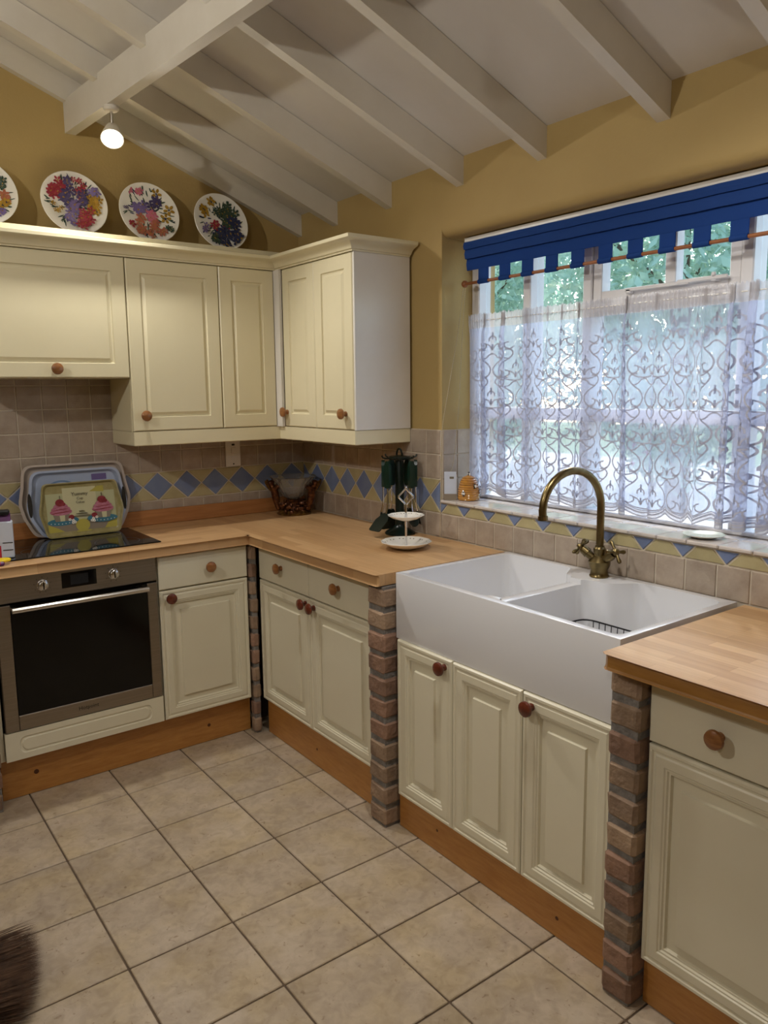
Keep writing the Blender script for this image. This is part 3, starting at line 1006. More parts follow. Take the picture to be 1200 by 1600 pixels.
# packet and scissors at the left edge of the hob
pk = thing('packet', 'grey and white packet with dark clip, at the left edge of the hob', 'packet', (-1.585, -.395, .930), R(-14))
part('box_body', MB().box(-.055, .055, -.022, .022, 0, .140, .004), M['card'], pk)
part('red_panel', MB().box(-.054, .012, -.0235, -.0222, .004, .050), M['red'], pk)
for z in (.030, .058):
    part('print_line', MB().box(.018, .053, -.0235, -.0222, z, z+.003), M['slot_print_dark'], pk)
part('top_flap', MB().prism([(-.018, .1405), (.018, .1405), (.004, .172), (-.004, .172)], -.05, .05, 'yz'), M['purple'], pk)
part('clip', MB().box(-.052, .048, -.024, .024, .164, .182, .005), M['black'], pk)
sc = thing('scissors', 'yellow looped scissor handles lying at the left edge of the worktop', 'scissors', (-1.588, -.503, .9185))
part('handle_loop', MB().tube([(.034*math.cos(2*math.pi*i/20)-.015, .018*math.sin(2*math.pi*i/20), .022) for i in range(20)], .006, 8, True), M['yellow'], sc, True)
part('handle_loop', MB().tube([(.030*math.cos(2*math.pi*i/20)-.075, .022*math.sin(2*math.pi*i/20)+.02, .022) for i in range(20)], .006, 8, True), M['yellow'], sc, True)
part('blade', MB().box(-.20, -.10, -.006, .008, .019, .025, .002), M['chrome'], sc)
sp = thing('sachet', 'small red and purple sachet under the yellow scissors', 'sachet', (-1.636, -.515, .9245), R(6))
part('sachet_body', MB().box(-.045, .045, -.022, .022, 0, .015, .005), M['purple'], sp)
part('red_band', MB().box(-.046, .030, -.0225, -.0100, .003, .0155, .002), M['red'], sp)

# ------------------------------------------------------------------ wall cabinets
wc = thing('wall_cabinet', 'wide cream drop-front wall cabinet above the hob, lower edge higher than its neighbours', 'cabinet', (-1.611, 0, 0))
part('carcass', MB().box(.001, .599, -.278, -.0095, 1.606, 2.100), M['cream_up'], wc)
door(wc, .002, 1.608, .596, .490, -.279, UPR, M['cream_up'], (.303, 1.643))
wd = thing('wall_cabinet', 'cream wall cabinet with one tall door and knob low on its left', 'cabinet', (-1.010, 0, 0))
part('carcass', MB().box(.001, .414, -.278, -.0095, 1.380, 2.100), M['cream_up'], wd)
door(wd, .002, 1.382, .411, .716, -.279, UPR, M['cream_up'], (.050, 1.447))
we = thing('wall_cabinet', 'cream corner wall cabinet with a narrow door and no knob', 'cabinet', (-.595, 0, 0))
part('carcass', MB().box(.0, .580, -.278, -.0095, 1.380, 2.100), M['cream_up'], we)
door(we, .002, 1.382, .274, .716, -.279, UPR, M['cream_up'])
part('corner_post', MB().box(.278, .292, -.346, -.279, 1.380, 2.100), M['panel_white'], we)
wf = thing('wall_cabinet', 'cream wall cabinet with two tall doors and a white end panel beside the window', 'cabinet', (0, -.345, 0), RZ)
part('carcass', MB().box(.004, .573, -.283, -.0125, 1.380, 2.100), M['cream_up'], wf)
part('end_panel', MB().box(.574, .590, -.300, -.0125, 1.380, 2.100, .001), M['panel_white'], wf)
door(wf, .006, 1.382, .277, .716, -.285, UPR, M['cream_up'], (.030, 1.448))
door(wf, .285, 1.382, .294, .716, -.285, UPR, M['cream_up'], (.521, 1.448))
PATH = [(-1.70, -.297), (-.303, -.297), (-.303, -.930), (-.012, -.930)]
co = thing('cornice', 'cream moulded cornice running along the top of the wall cabinets', 'cornice', (-.8, -.2, 2.1005))
prof = [(-.05, 0), (.006, 0), (.008, .006), (.014, .008), (.016, .012), (.022, .020), (.032, .028), (.046, .034), (.058, .038), (.062, .042), (.063, .054), (.058, .056), (-.05, .056)]
b = MB().sweep([(x+.8, y+.2) for x, y in PATH], prof)
part('moulding', b, M['cream_up'], co, 30)
lb = MB().box(-.85, .60, -.02, .185, .001, .100)
part('ledge_board', lb, M['cream_up'], co)
pe = thing('pelmet', 'cream pelmet rail under the wall cabinets around the corner', 'pelmet', (-.66, -.2, 1.318))
prof = [(-.020, 0), (-.003, 0), (0, .003), (0, .061), (-.020, .061)]
b = MB().sweep([(x+.66, y+.2) for x, y in [(-1.010, -.012), (-1.010, -.297), (-.303, -.297), (-.303, -.930), (-.012, -.930)]], prof)
part('rail', b, M['cream_up'], pe)

# switch
sw = thing('wall_switch', 'white fused switch on the tiled back wall under the cabinet', 'switch', (-.420, -.0085, 1.238))
part('plate', MB().box(-.040, .040, -.010, 0, -.066, .066, .003), M['plastic_white'], sw)
part('rocker', MB().box(-.012, .012, -.014, -.0095, .000, .030, .002), M['plastic_white'], sw)
part('indicator', MB().box(-.008, .008, -.012, -.0095, .040, .049, .001), M['bee'], sw)
part('fuse_carrier', MB().box(-.011, .011, -.012, -.0095, -.035, -.012, .001), M['plastic_white'], sw)
part('screw', MB().lathe([(.004, 0), (.003, .002)], 10, mx=Matrix.Translation((0, -.0095, -.052)) @ AXY), M['black'], sw)

# ------------------------------------------------------------------ plates on top of the cabinets
def petal(cx_, cz_, r, n, e=.55, ph=0):
    out = []
    for a in range(n):
        t = 2*math.pi*a/n+ph
        out.append(ell(cx_+r*.62*math.cos(t), cz_+r*.62*math.sin(t), r*.42, r*.27, 7, t))
    return out
FM = ['fl_red', 'fl_purple', 'fl_violet', 'fl_gold', 'fl_pink', 'fl_orange', 'fl_leaf', 'fl_navy', 'p_cream']
FI = {k: i for i, k in enumerate(FM)}
def plate(label, x, r, clusters, seed):
    rnd = random.Random(seed)
    o = thing('decorative_plate', label, 'plate', (x, -.105, 2.2025), 0, 'flower plates on the cabinets')
    o.rotation_euler = (R(-13), 0, 0)
    mx = Matrix.Translation((0, 0, r)) @ AXY
    b = MB().lathe([(.0, -.0), (r*.60, -.0), (r*.66, .004), (r*.98, .013), (r, .0155), (r*.985, .0175), (r*.70, .0095), (r*.64, .0065), (0, .0055)], 48, mx=mx, cap=False)
    part('plate_body', b, M['porcelain'], o, 35)
    f = MB()
    k = [0]
    def shp(poly, mk):
        k[0] += 1
        rr0 = max(math.hypot(p[0], p[1]) for p in poly)
        if rr0 > r*.93: return
        def dep(px, pz):
            q = math.hypot(px, pz)/r
            h = .0055 if q < .64 else .0065+(q-.64)/.06*.003 if q < .70 else .0095+(q-.70)/.285*.008
            return h
        e = .0009+.00002*k[0]
        poly2 = [(p[0], -dep(*p)-e, p[1]+r) for p in poly]
        cxp = sum(p[0] for p in poly)/len(poly); czp = sum(p[1] for p in poly)/len(poly)
        n = len(poly2)
        f.add(poly2+[(cxp, -dep(cxp, czp)-e-.0004, czp+r)], [(i, (i+1) % n, n) for i in range(n)], FI[mk])
    # stems and leaves first
    for q in range(80):
        a = rnd.uniform(0, 6.28); d = r*math.sqrt(rnd.uniform(.02, .70))
        shp(ell(d*math.cos(a), d*math.sin(a), rnd.uniform(.008, .018), rnd.uniform(.002, .004), 7, a+rnd.uniform(-.6, .6)), 'fl_leaf' if rnd.random() < .8 else 'fl_navy')
    for (ux, uz, rad, mk, n, size) in clusters:
        for q in range(n):
            a = rnd.uniform(0, 6.28); d = rad*math.sqrt(rnd.random())
            px, pz = (ux*1.10*r+d*1.08*r*math.cos(a)), (uz*1.06*r+d*1.06*r*math.sin(a))
            for pl in petal(px, pz, size*r*1.12, 5, ph=rnd.uniform(0, 6)):
                shp(pl, mk)
            shp(ell(px, pz, size*r*.2, size*r*.2, 6), 'fl_gold' if mk not in ('fl_gold',) else 'fl_navy')
    part('flower_print', f, [M[k2] for k2 in FM], o)
plate('white flower plate with red and purple blooms, second from the left', -1.134, .136,
      [(-.42, .28, .2, 'fl_red', 14, .13), (-.30, .55, .12, 'fl_red', 6, .12), (-.05, .15, .25, 'fl_purple', 12, .14), (.22, .38, .2, 'fl_red', 7, .1), (.25, .2, .2, 'fl_purple', 8, .12), (.55, .1, .18, 'fl_gold', 9, .12), (.52, -.15, .16, 'fl_gold', 6, .12), (.58, .42, .1, 'fl_violet', 4, .12),
       (-.05, -.1, .15, 'fl_violet', 6, .14), (.28, -.38, .25, 'fl_red', 14, .12), (-.15, -.45, .2, 'fl_violet', 8, .11), (-.52, -.2, .16, 'fl_gold', 6, .07), (.15, -.68, .12, 'fl_red', 5, .11), (.1, .68, .1, 'fl_red', 3, .08), (-.1, .55, .1, 'fl_purple', 4, .12)], 1)
plate('white flower plate with yellow daisies and pink spikes, third from the left', -.813, .136,
      [(.28, .62, .01, 'fl_gold', 1, .16), (.62, .15, .01, 'fl_gold', 1, .17), (.48, -.12, .01, 'fl_gold', 1, .16), (-.48, .62, .05, 'fl_pink', 2, .10), (-.24, .66, .07, 'fl_pink', 4, .10), (-.3, .1, .2, 'fl_violet', 9, .14), (.2, .28, .18, 'fl_purple', 8, .14), (.1, -.12, .14, 'fl_pink', 7, .14),
       (-.32, -.25, .1, 'fl_orange', 3, .14), (-.3, -.55, .12, 'fl_orange', 5, .13), (.2, -.48, .2, 'fl_orange', 9, .12), (0, -.7, .15, 'fl_orange', 4, .1), (-.55, -.42, .05, 'fl_red', 2, .12), (-.7, .1, .1, 'fl_purple', 4, .05), (.55, -.5, .15, 'fl_leaf', 6, .08)], 2)
plate('white flower plate with dense dark foliage, rightmost of the row', -.469, .136,
      [(-.28, .62, .06, 'fl_gold', 2, .14), (-.5, .3, .1, 'fl_gold', 4, .15), (-.2, -.12, .1, 'fl_red', 5, .12), (.15, -.05, .08, 'fl_red', 2, .13), (.35, .4, .2, 'fl_leaf', 12, .14), (.2, .15, .25, 'fl_leaf', 12, .14), (.45, .0, .2, 'fl_navy', 9, .14), (.1, -.5, .35, 'fl_navy', 22, .14), (.45, -.4, .2, 'fl_navy', 8, .14),
       (-.55, -.3, .12, 'fl_violet', 4, .1), (-.1, .35, .15, 'fl_leaf', 6, .1), (-.3, -.6, .12, 'fl_leaf', 6, .12)], 3)
plate('white flower plate cut by the left edge of the picture', -1.490, .136,
      [(.5, .3, .15, 'fl_leaf', 6, .1), (.55, -.1, .12, 'fl_orange', 4, .12), (.5, -.3, .12, 'fl_gold', 4, .12), (.45, -.55, .1, 'fl_violet', 4, .1), (0, 0, .4, 'fl_pink', 14, .13)], 4)

# ------------------------------------------------------------------ spotlights on the purlins
def spotlight(label, x, y, aim, watts):
    o = thing('ceiling_spotlight', label, 'spotlight', (x, y, 2.6365))
    part('rose', MB().lathe([(.030, 0), (.030, -.010), (.024, -.016), (.006, -.018)], 24), M['white_paint'], o, True)
    part('stem', MB().tube([(0, 0, -.012), (0, 0, -.062), (.004, 0, -.075)], .0065, 10), M['chrome'], o, True)
    ax = Vector(aim).normalized()
    q = ax.to_track_quat('Z', 'Y').to_matrix().to_4x4()
    mx = Matrix.Translation((0, 0, -.098)) @ q
    part('lamp_head', MB().lathe([(.012, -.040), (.026, -.030), (.036, .004), (.043, .034), (.040, .034), (.034, .006)], 24, mx=mx, cap=False), M['white_paint'], o, True)
    part('bulb', MB().lathe([(.020, -.02), (.036, .012), (.039, .030), (.030, .042), (.012, .047)], 24, mx=mx), M['bulb'], o, True)
    l = bpy.data.lights.new('lamp_light', 'SPOT')
    l.energy = watts
    l.color = LAMP_COL
    l.shadow_soft_size = .04
    l.spot_size = R(172)
    l.spot_blend = .55
    lo = bpy.data.objects.new('lamp_light', l)
    COL.objects.link(lo)
    lo.parent = o
    lo.location = Vector((0, 0, -.098))+ax*.060
    lo.rotation_euler = ax.to_track_quat('-Z', 'Y').to_euler()
    return o
spotlight('lit white ceiling spotlight hanging from the beam above the flower plates', -1.071, -.425, (-.25, -.55, -.78), KEY_W)
spotlight('ceiling spotlight further along the beam, above the sink side', -1.131+.023+sk*2.25, -2.25, (-.1, -.3, -.95), FILL_W*.85)
spotlight('ceiling spotlight on the opposite beam, left of the camera', -4+1.131-.023-sk*1.75, -1.75, (.80, .10, .12), FILL_W*1.15)
spotlight('ceiling spotlight on the opposite beam, behind the camera', -4+1.131-.023-sk*4.2, -4.2, (.75, .50, .25), FILL_W*.62)

# ------------------------------------------------------------------ sink, tap, basket
SX0, SX1, SY0, SY1, SZ0, SZ1 = -.562, -.018, -2.448, -1.5375, .7008, .930
sk_o = part('sink', MB().box(SX0, SX1, SY0, SY1, SZ0, SZ1), M['ceramic'], None)
tag(sk_o, 'large white double bowl ceramic sink with a plain front', 'sink')
lb = [(-.538, -1.560), (-.044, -1.560), (-.044, -1.866), (-.135, -1.916), (-.140, -1.952), (-.538, -1.952)]
rb = [(-.538, -1.990), (-.140, -1.990), (-.135, -2.085), (-.044, -2.140), (-.044, -2.426), (-.538, -2.426)]
cuts = []
for pl in (lb, rb):
    pf = fillet(pl, [.028 if abs(p[0]+.09) > .055 else .045 for p in pl], 6)
    cxp = sum(p[0] for p in pf)/len(pf); cyp = sum(p[1] for p in pf)/len(pf)
    cb_ = MB()
    cb_.loft([[(cxp+(x-cxp)*s, cyp+(y-cyp)*s, z) for x, y in pf] for s, z in ((.86, .728), (.93, .733), (.955, .750), (1.0, .96))])
    cuts.append(cb_)
cuts.append(MB().box(-.515, -.158, -2.005, -1.937, .914, .97))
cut(sk_o, cuts)
bv = sk_o.modifiers.new('bev', 'BEVEL')
bv.width = .010; bv.segments = 3; bv.limit_method = 'ANGLE'; bv.angle_limit = R(50)
apply_mods(sk_o)
sk_o.data.polygons.foreach_set('use_smooth', [True]*len(sk_o.data.polygons))
sk_o.data.set_sharp_from_angle(angle=R(50))

tp = thing('mixer_tap', 'antique brass swan neck mixer tap with cross handles behind the sink', 'tap', (-.078, -2.006, .9305))
part('tap_body', MB().lathe([(.031, 0), (.032, .004), (.029, .010), (.028, .024), (.035, .040), (.036, .052), (.024, .064), (.017, .070), (.017, .078), (.020, .082), (.020, .094), (.015, .100), (.015, .104)], 24), M['brass'], tp, True)
th = R(172)
dx_, dy_ = math.cos(th), math.sin(th)
rc = .122
pts = [(0, 0, .095), (0, 0, .16), (0, 0, .235)]
pts += [(dx_*(rc-rc*math.cos(R(a))), dy_*(rc-rc*math.cos(R(a))), .235+rc*math.sin(R(a))) for a in range(10, 196, 12)]
part('spout', MB().tube(pts, .0125, 14), M['brass'], tp, True)
e0, e1 = Vector(pts[-2]), Vector(pts[-1])
dv = (e1-e0).normalized()
part('spout_tip', MB().tube([e1-dv*.010, e1+dv*.004], .0155, 14), M['brass'], tp, True)
for sgn, nm in ((1, 'left'), (-1, 'right')):
    dirv = Vector((-.25*1, sgn*.80, .62)).normalized() if sgn > 0 else Vector((-.05, -.80, .60)).normalized()
    base = Vector((0, 0, .044))
    hh = MB().tube([base, base+dirv*.062], .0135, 14)
    hh.tube([base+dirv*.050, base+dirv*.072], [.017, .015], 14)
    arm = part('valve_arm', hh, M['brass'], tp, True)
    c_ = base+dirv*.082
    u = dirv.orthogonal().normalized()
    w2 = dirv.cross(u)
    cm_ = MB().ball(tuple(c_), .013, 12)
    for k in range(4):
        v_ = (u*math.cos(k*math.pi/2+.5)+w2*math.sin(k*math.pi/2+.5))
        cm_.tube([c_, c_+v_*.020, c_+v_*.034, c_+v_*.040], [.0055, .0050, .0075, .005], 10)
    part('cross_handle', cm_, M['brass'], arm, True)
bk = thing('wire_basket', 'dark wire basket standing in the right bowl of the sink', 'basket', (-.302, -2.190, .733))
ring = fillet([(-.17, -.175), (.145, -.175), (.145, .175), (-.17, .175)], .045, 5)
part('rim', MB().tube([(x, y, .072) for x, y in ring], .0028, 8, True), M['wire'], bk, True)
part('base_ring', MB().tube([(x*.9, y*.9, .004) for x, y in ring], .0025, 8, True), M['wire'], bk, True)
for k in range(13):
    y = -.140+.28*k/12
    part('wire', MB().tube([(.145, y, .072), (.140, y*.97, .03), (.128, y*.92, .004), (-.15, y*.92, .004), (-.166, y*.97, .03), (-.17, y, .072)], .0016, 6), M['wire'], bk, True)
for k in range(6):
    x = -.13+.23*k/5
    part('wire', MB().tube([(x, .175, .072), (x, .168, .03), (x, .152, .006), (x, -.152, .006), (x, -.168, .03), (x, -.175, .072)], .0016, 6), M['wire'], bk, True)

# ------------------------------------------------------------------ things on the worktop
# cherub stand and glass bowl
ch = thing('cherub_stand', 'gilded bronze stand with two cherubs holding up a glass bowl in the corner', 'ornament', (-.165, -.165, .9245), R(-38))
part('base', MB().lathe([(.085, 0), (.088, .006), (.078, .012), (.074, .018), (.070, .022)], 32), M['gold'], ch, True)
rnd = random.Random(5)
sc_ = MB()
for k in range(70):
    a = rnd.uniform(0, 6.28)
    rr_ = rnd.uniform(.045, .082)
    z = rnd.uniform(.016, .062)
    sc_.ball((rr_*math.cos(a), rr_*math.sin(a), z), (rnd.uniform(.007, .014), rnd.uniform(.006, .012), rnd.uniform(.006, .013)), 7)
part('scroll_foliage', sc_, M['bronze'], ch, True)
tag(ch.children[-1], kind='stuff')
part('pedestal', MB().lathe([(.05, .02), (.040, .045), (.028, .060), (.034, .075)], 20), M['bronze'], ch, True)
for s in (-1, 1):
    v = [(s*.088, 0, .082), (s*.092, 0, .105), (s*.099, 0, .128), (s*.108, 0, .140), (s*.116, -.002, .160), (s*.120, -.004, .172),
         (s*.090, -.022, .128), (s*.072, -.030, .140), (s*.062, -.024, .158),
         (s*.108, .022, .126), (s*.088, .036, .140), (s*.070, .034, .158),
         (s*.084, -.016, .060), (s*.080, -.014, .035), (s*.072, -.026, .020),
         (s*.090, .017, .060), (s*.080, .016, .036), (s*.070, .028, .022)]
    e = [(0, 1), (1, 2), (2, 3), (3, 4), (4, 5), (2, 6), (6, 7), (7, 8), (2, 9), (9, 10), (10, 11), (0, 12), (12, 13), (13, 14), (0, 15), (15, 16), (16, 17)]
    rd = [.025, .024, .023, .012, .026, .018, .012, .010, .009, .012, .010, .009, .017, .013, .010, .017, .013, .010]
    cg = skin('cherub', v, e, rd, M['bronze'], ch)
    for t in (-1, 1):
        wg = MB()
        wp = spline([(0, 0), (.020, .022), (.034, .050), (.030, .062), (.014, .040), (.006, .018)], 3)
        mxw = Matrix.Translation((s*.112, t*.008, .112)) @ Matrix.Rotation(R(0 if s > 0 else 180), 4, 'Z') @ Matrix.Rotation(R(t*35*(1 if s > 0 else -1)), 4, 'Z')
        wg.prism([(p.x, p.y) for p in [Vector((q[0], q[1])) for q in wp]], -.003, .003, 'xz', mx=mxw)
        part('wing', wg, M['gold'], cg)
gb = thing('glass_bowl', 'cut glass bowl resting on the gilded cherub stand', 'bowl', (-.165, -.165, 1.0))
fl_mod = lambda a, r, z: 1+.025*math.cos(16*a)*(1 if r > .03 else 0)
part('bowl_body', MB().lathe([(.0, .002), (.030, .002), (.050, .014), (.066, .045), (.084, .080), (.112, .112), (.120, .118), (.116, .118), (.108, .113), (.080, .084), (.062, .048), (.046, .018), (.028, .007), (.0, .007)], 64, mod=fl_mod, cap=False), M['glass'], gb, True)

# utensil stand
us = thing('utensil_stand', 'dark green carousel stand with a loop handle, on the worktop by the window', 'utensil stand', (-.092, -.955, .9245))
part('base', MB().lathe([(.064, 0), (.066, .006), (.058, .014), (.034, .026), (.022, .036), (.018, .048)], 32), M['green_dark'], us, True)
part('column', MB().lathe([(.020, .040), (.019, .10), (.019, .330), (.016, .340)], 20), M['green_dark'], us, True)
part('top_disc', MB().lathe([(.022, .322), (.046, .326), (.050, .332), (.046, .338), (.015, .342)], 28), M['green_dark'], us, True)
part('loop', MB().tube([(.0, .018*math.cos(R(a)), .345+.026*math.sin(R(a))) for a in range(-10, 191, 20)], .0042, 8), M['green_dark'], us, True)
for k in range(6):
    a = R(-90+60*k+12)
    c, s_ = math.cos(a), math.sin(a)
    part('hook', MB().tube([(c*.044, s_*.044, .331), (c*.064, s_*.064, .331), (c*.076, s_*.076, .335), (c*.080, s_*.080, .344)], .0035, 7), M['green_dark'], us, True)
heads = ['turner', 'spoon', 'ladle', 'slotted_spoon', 'turner', 'masher']
nice = ['fish turner at the left of the green carousel, head poking out', 'serving spoon hanging at the front of the green carousel', 'ladle hanging at the right of the green carousel', 'slotted spoon hanging at the back right of the green carousel', 'turner hanging at the back of the green carousel', 'masher hanging at the back left of the green carousel']
for k in range(6):
    ad = [186, 278, 322, 22, 82, 140][k]
    a = R(ad)
    o = thing('kitchen_utensil', 'dark green '+nice[k], 'utensil', (-.092+.070*math.cos(a), -.955+.070*math.sin(a), .9245), a, 'utensils hanging on the green carousel')
    # local x points outwards, y sideways
    hp = fillet([(-.006, .322), (-.015, .300), (-.017, .240), (-.011, .205), (.011, .205), (.017, .240), (.015, .300), (.006, .322)], .008, 3)
    part('handle', MB().prism(hp, -.007, .007, 'yz'), M['green'], o, 30)
    part('shaft', MB().tube([(0, 0, .208), (0, 0, .150), (.004, 0, .115), (.010, 0, .095)], .0038, 8), M['chrome'], o, True)
    if heads[k] == 'turner':
        mxh = Matrix.Translation((.008, 0, .098)) @ Matrix.Rotation(R(-48 if k == 0 else -20), 4, 'Y')
        hb_ = MB()
        out = fillet([(-.016, 0), (.016, 0), (.036, -.040), (.034, -.100), (-.034, -.100), (-.036, -.040)], .012, 3)
        hb_.prism(out, -.002, .002, 'yz', mx=mxh)
        part('head', hb_, M['green_dark'], o, 30)
    elif heads[k] == 'masher':
        part('head', MB().tube([(.01, .03*math.cos(2*math.pi*i/16), .062+.030*math.sin(2*math.pi*i/16)) for i in range(16)], .005, 7, True), M['green_dark'], o, True)
    else:
        mxh = Matrix.Translation((.016, 0, .072)) @ Matrix.Rotation(R(78), 4, 'Y')
        dp = .022 if heads[k] == 'ladle' else .010
        part('head', MB().lathe([(.0, -dp), (.016, -dp*.85), (.028, -dp*.4), (.032, 0), (.030, 0), (.026, -dp*.35), (.014, -dp*.75), (0, -dp*.88)], 18, mx=mxh, cap=False), M['green_dark'], o, True)

# cake stand
ck = thing('cake_stand', 'two-tier white cake stand with a silver rod and diamond handle', 'cake stand', (-.268, -1.222, .9245))
scal = lambda a, r, z: 1+(.035*abs(math.sin(6*a)) if r > .05 else 0)
def tier(z, s, nm):
    p = [(.0, .000), (.035, .000), (.045, .004), (.070, .012), (.094, .026), (.098, .030), (.095, .031), (.069, .0165), (.044, .0085), (.0, .0065)]
    t = part(nm, MB().lathe([(r*s, z+h*s) for r, h in p], 72, mod=scal, cap=False), M['porcelain'], ck, True)
    pc = MB()
    for k in range(36):
        a = 2*math.pi*k/36
        if (k % 3) == 2: continue
        r_, h_ = .082*s*(1+.035*abs(math.sin(6*a))), .0233*s+z
        pc.lathe([(.0030*s, 0), (.0026*s, .0006)], 6, mx=Matrix.Translation((r_*math.cos(a), r_*math.sin(a), h_+.0008)) @ Matrix.Rotation(a, 4, 'Z') @ Matrix.Rotation(R(-30), 4, 'Y'))
    part('pierced_pattern', pc, M['p_taupe'], t)
    tag(t.children[0], kind='stuff')
tier(0, 1.0, 'lower_plate')
tier(.113, .72, 'upper_plate')
part('rod', MB().tube([(0, 0, .006), (0, 0, .03), (0, 0, .110), (0, 0, .122), (0, 0, .15), (0, 0, .178)], [.0055, .0045, .0045, .006, .0045, .004], 12), M['chrome'], ck, True)
# diamond handle facing the camera
hm = Matrix.Rotation(R(-39), 4, 'Z')
dp_ = fillet([(0, .174), (.030, .206), (0, .238), (-.030, .206)], .005, 3)
part('handle', MB().tube([tuple(hm @ Vector((x, 0, z))) for x, z in dp_], .0036, 8, True), M['chrome'], ck, True)
part('finial', MB().ball((0, 0, .243), .005, 10), M['chrome'], ck, True)

# ------------------------------------------------------------------ things on the sill
ph = thing('honey_pot', 'amber beehive honey pot with bees on the window sill', 'pot', (.070, -1.218, 1.0865))
prof = [(.040, 0), (.0455, .003)]
for k in range(10):
    z = .006+k*.0094
    r = .0462*math.sqrt(max(.02, 1-(z/.106)**2.7))
    prof += [(r*.965, z), (r*1.012, z+.0045)]
part('pot_body', MB().lathe([q for q in prof if q[1] < .068], 36), M['honey'], ph, True)
part('lid', MB().lathe([(.0392, .0682)]+[q for q in prof if q[1] >= .068]+[(.006, .104), (.002, .105)], 36), M['honey'], ph, True)
for a, z, r in ((200, .028, .0465), (262, .058, .041), (232, .104, .004)):
    bx, by = r*math.cos(R(a)), r*math.sin(R(a))
    be = MB().ball((bx, by, z), (.005, .005, .010), 8)
    be.ball((bx*1.02, by*1.02, z+.011), .0042, 8)
    bo = part('bee', be, M['bee'], ph, True)
    part('wings', MB().ball((bx*1.09, by*1.09+.004, z+.004), (.003, .005, .007), 6).ball((bx*1.09, by*1.09-.005, z+.004), (.003, .005, .007), 6), M['plastic_white'], bo, True)
lf = thing('leaflet_rack', 'small rack of printed leaflets leaning in the corner of the window sill', 'leaflets', (.014, -1.167, 1.0865), R(-41))
for k in range(3):
    part('leaflet', MB().box(-.026+k*.003, .024+k*.002, -.006+k*.008, -.003+k*.008, .004, .118-k*.012, mx=Matrix.Rotation(R(-6), 4, 'X')), M['card' if k != 1 else 'p_white'], lf)
part('print_block', MB().box(-.004, .014, -.0068, -.0061, .088, .097, mx=Matrix.Rotation(R(-6), 4, 'X')), M['p_ink'], lf)
part('rack', MB().box(-.027, .026, -.009, .020, 0, .0035).box(-.027, .026, -.0115, -.009, 0, .026), M['p_taupe'], lf)
su = thing('saucer', 'small clear saucer lying on the tiled window sill', 'saucer', (.058, -2.288, 1.0865))
part('dish', MB().lathe([(.0, 0), (.034, 0), (.040, .003), (.060, .009), (.062, .011), (.058, .011), (.040, .006), (.0, .004)], 36, cap=False), M['porcelain'], su, True)

# ------------------------------------------------------------------ blind and curtain
BX = .088
bl = thing('roman_blind', 'blue roman blind gathered at the top of the window with a square-cut hem', 'blind', (BX, -2.05, 2.05))
Y0b, Y1b = -1.184+2.05, -2.935+2.05
fold = MB()
def slab(z0, z1, x0, x1, mb, y0=Y0b, y1=Y1b):
    n = 40
    lo = []
    for i in range(n+1):
        y = y0+(y1-y0)*i/n
        w = .0022*math.sin(i*1.7)+.0015*math.sin(i*.63)
        lo.append([(x0+w, y, z0), (x0-.004+w, y, (z0+z1)/2), (x0+w, y, z1), (x1+w, y, z1), (x1+w, y, z0)])
    mb.loft(lo)
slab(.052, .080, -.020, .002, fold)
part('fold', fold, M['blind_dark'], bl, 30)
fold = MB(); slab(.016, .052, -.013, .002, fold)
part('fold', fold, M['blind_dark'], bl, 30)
sheet = MB()
slab(-.028, .020, -.002, .003, sheet)
part('lower_panel', sheet, M['blind'], bl, 30)
yo = -1.1885+2.05
k = 0
while True:
    y1_ = yo-.0625-.1175*k           # tab starts where the opening ends
    y0_ = yo-.1175*(k+1)
    if y0_ < Y1b: break
    tb = MB().box(-.0022, .0022, y0_, y1_, -.0705, -.0283)
    tb.tube([(0, y0_, -.079), (0, y1_, -.079)], .0092, 10)
    part('tab', tb, M['blind'], bl, True)
    k += 1
part('rod', MB().tube([(0, Y0b+.012, -.079), (0, Y1b-.0, -.079)], .0062, 10), M['rodwood'], bl, True)
part('rod_finial', MB().ball((0, Y0b+.014, -.079), .0145, 14), M['rodwood'], bl, True)
part('head_rail', MB().box(-.016, .012, Y0b+.002, Y1b-.002, .0805, .098, .002), M['plastic_white'], bl)
# pull cords
def cord(label, pts, bead=.0022):
    o = thing('blind_cord', label, 'cord', pts[0], 0, 'beaded blind cords')
    q = spline(pts, 8)
    q = [v-Vector(pts[0]) for v in q]
    b_ = MB().tube([tuple(v) for v in q], .0011, 5)
    part('cord_line', b_, M['cord'], o, True)
    bm_ = MB()
    d = 0
    for i in range(1, len(q)):
        seg = (q[i]-q[i-1]).length
        n_ = max(1, int(seg/.008))
        for j in range(n_):
            p_ = q[i-1].lerp(q[i], (j+.5)/n_)
            bm_.ball(tuple(p_), bead, 5)
    bo_ = part('beads', bm_, M['cord'], o, True)
    bo_['kind'] = 'stuff'
cord('pale beaded cord from the blind down past the sill corner to the worktop', [(.084, -1.166, 1.955), (.062, -1.158, 1.78), (.020, -1.148, 1.55), (-.012, -1.143, 1.372), (-.016, -1.140, 1.15), (-.018, -1.138, .985), (-.030, -1.150, .929)])
cord('pale beaded cord from the blind to the leaflets on the sill', [(.090, -1.170, 1.955), (.083, -1.160, 1.75), (.070, -1.152, 1.45), (.050, -1.146, 1.25), (.022, -1.142, 1.17)])

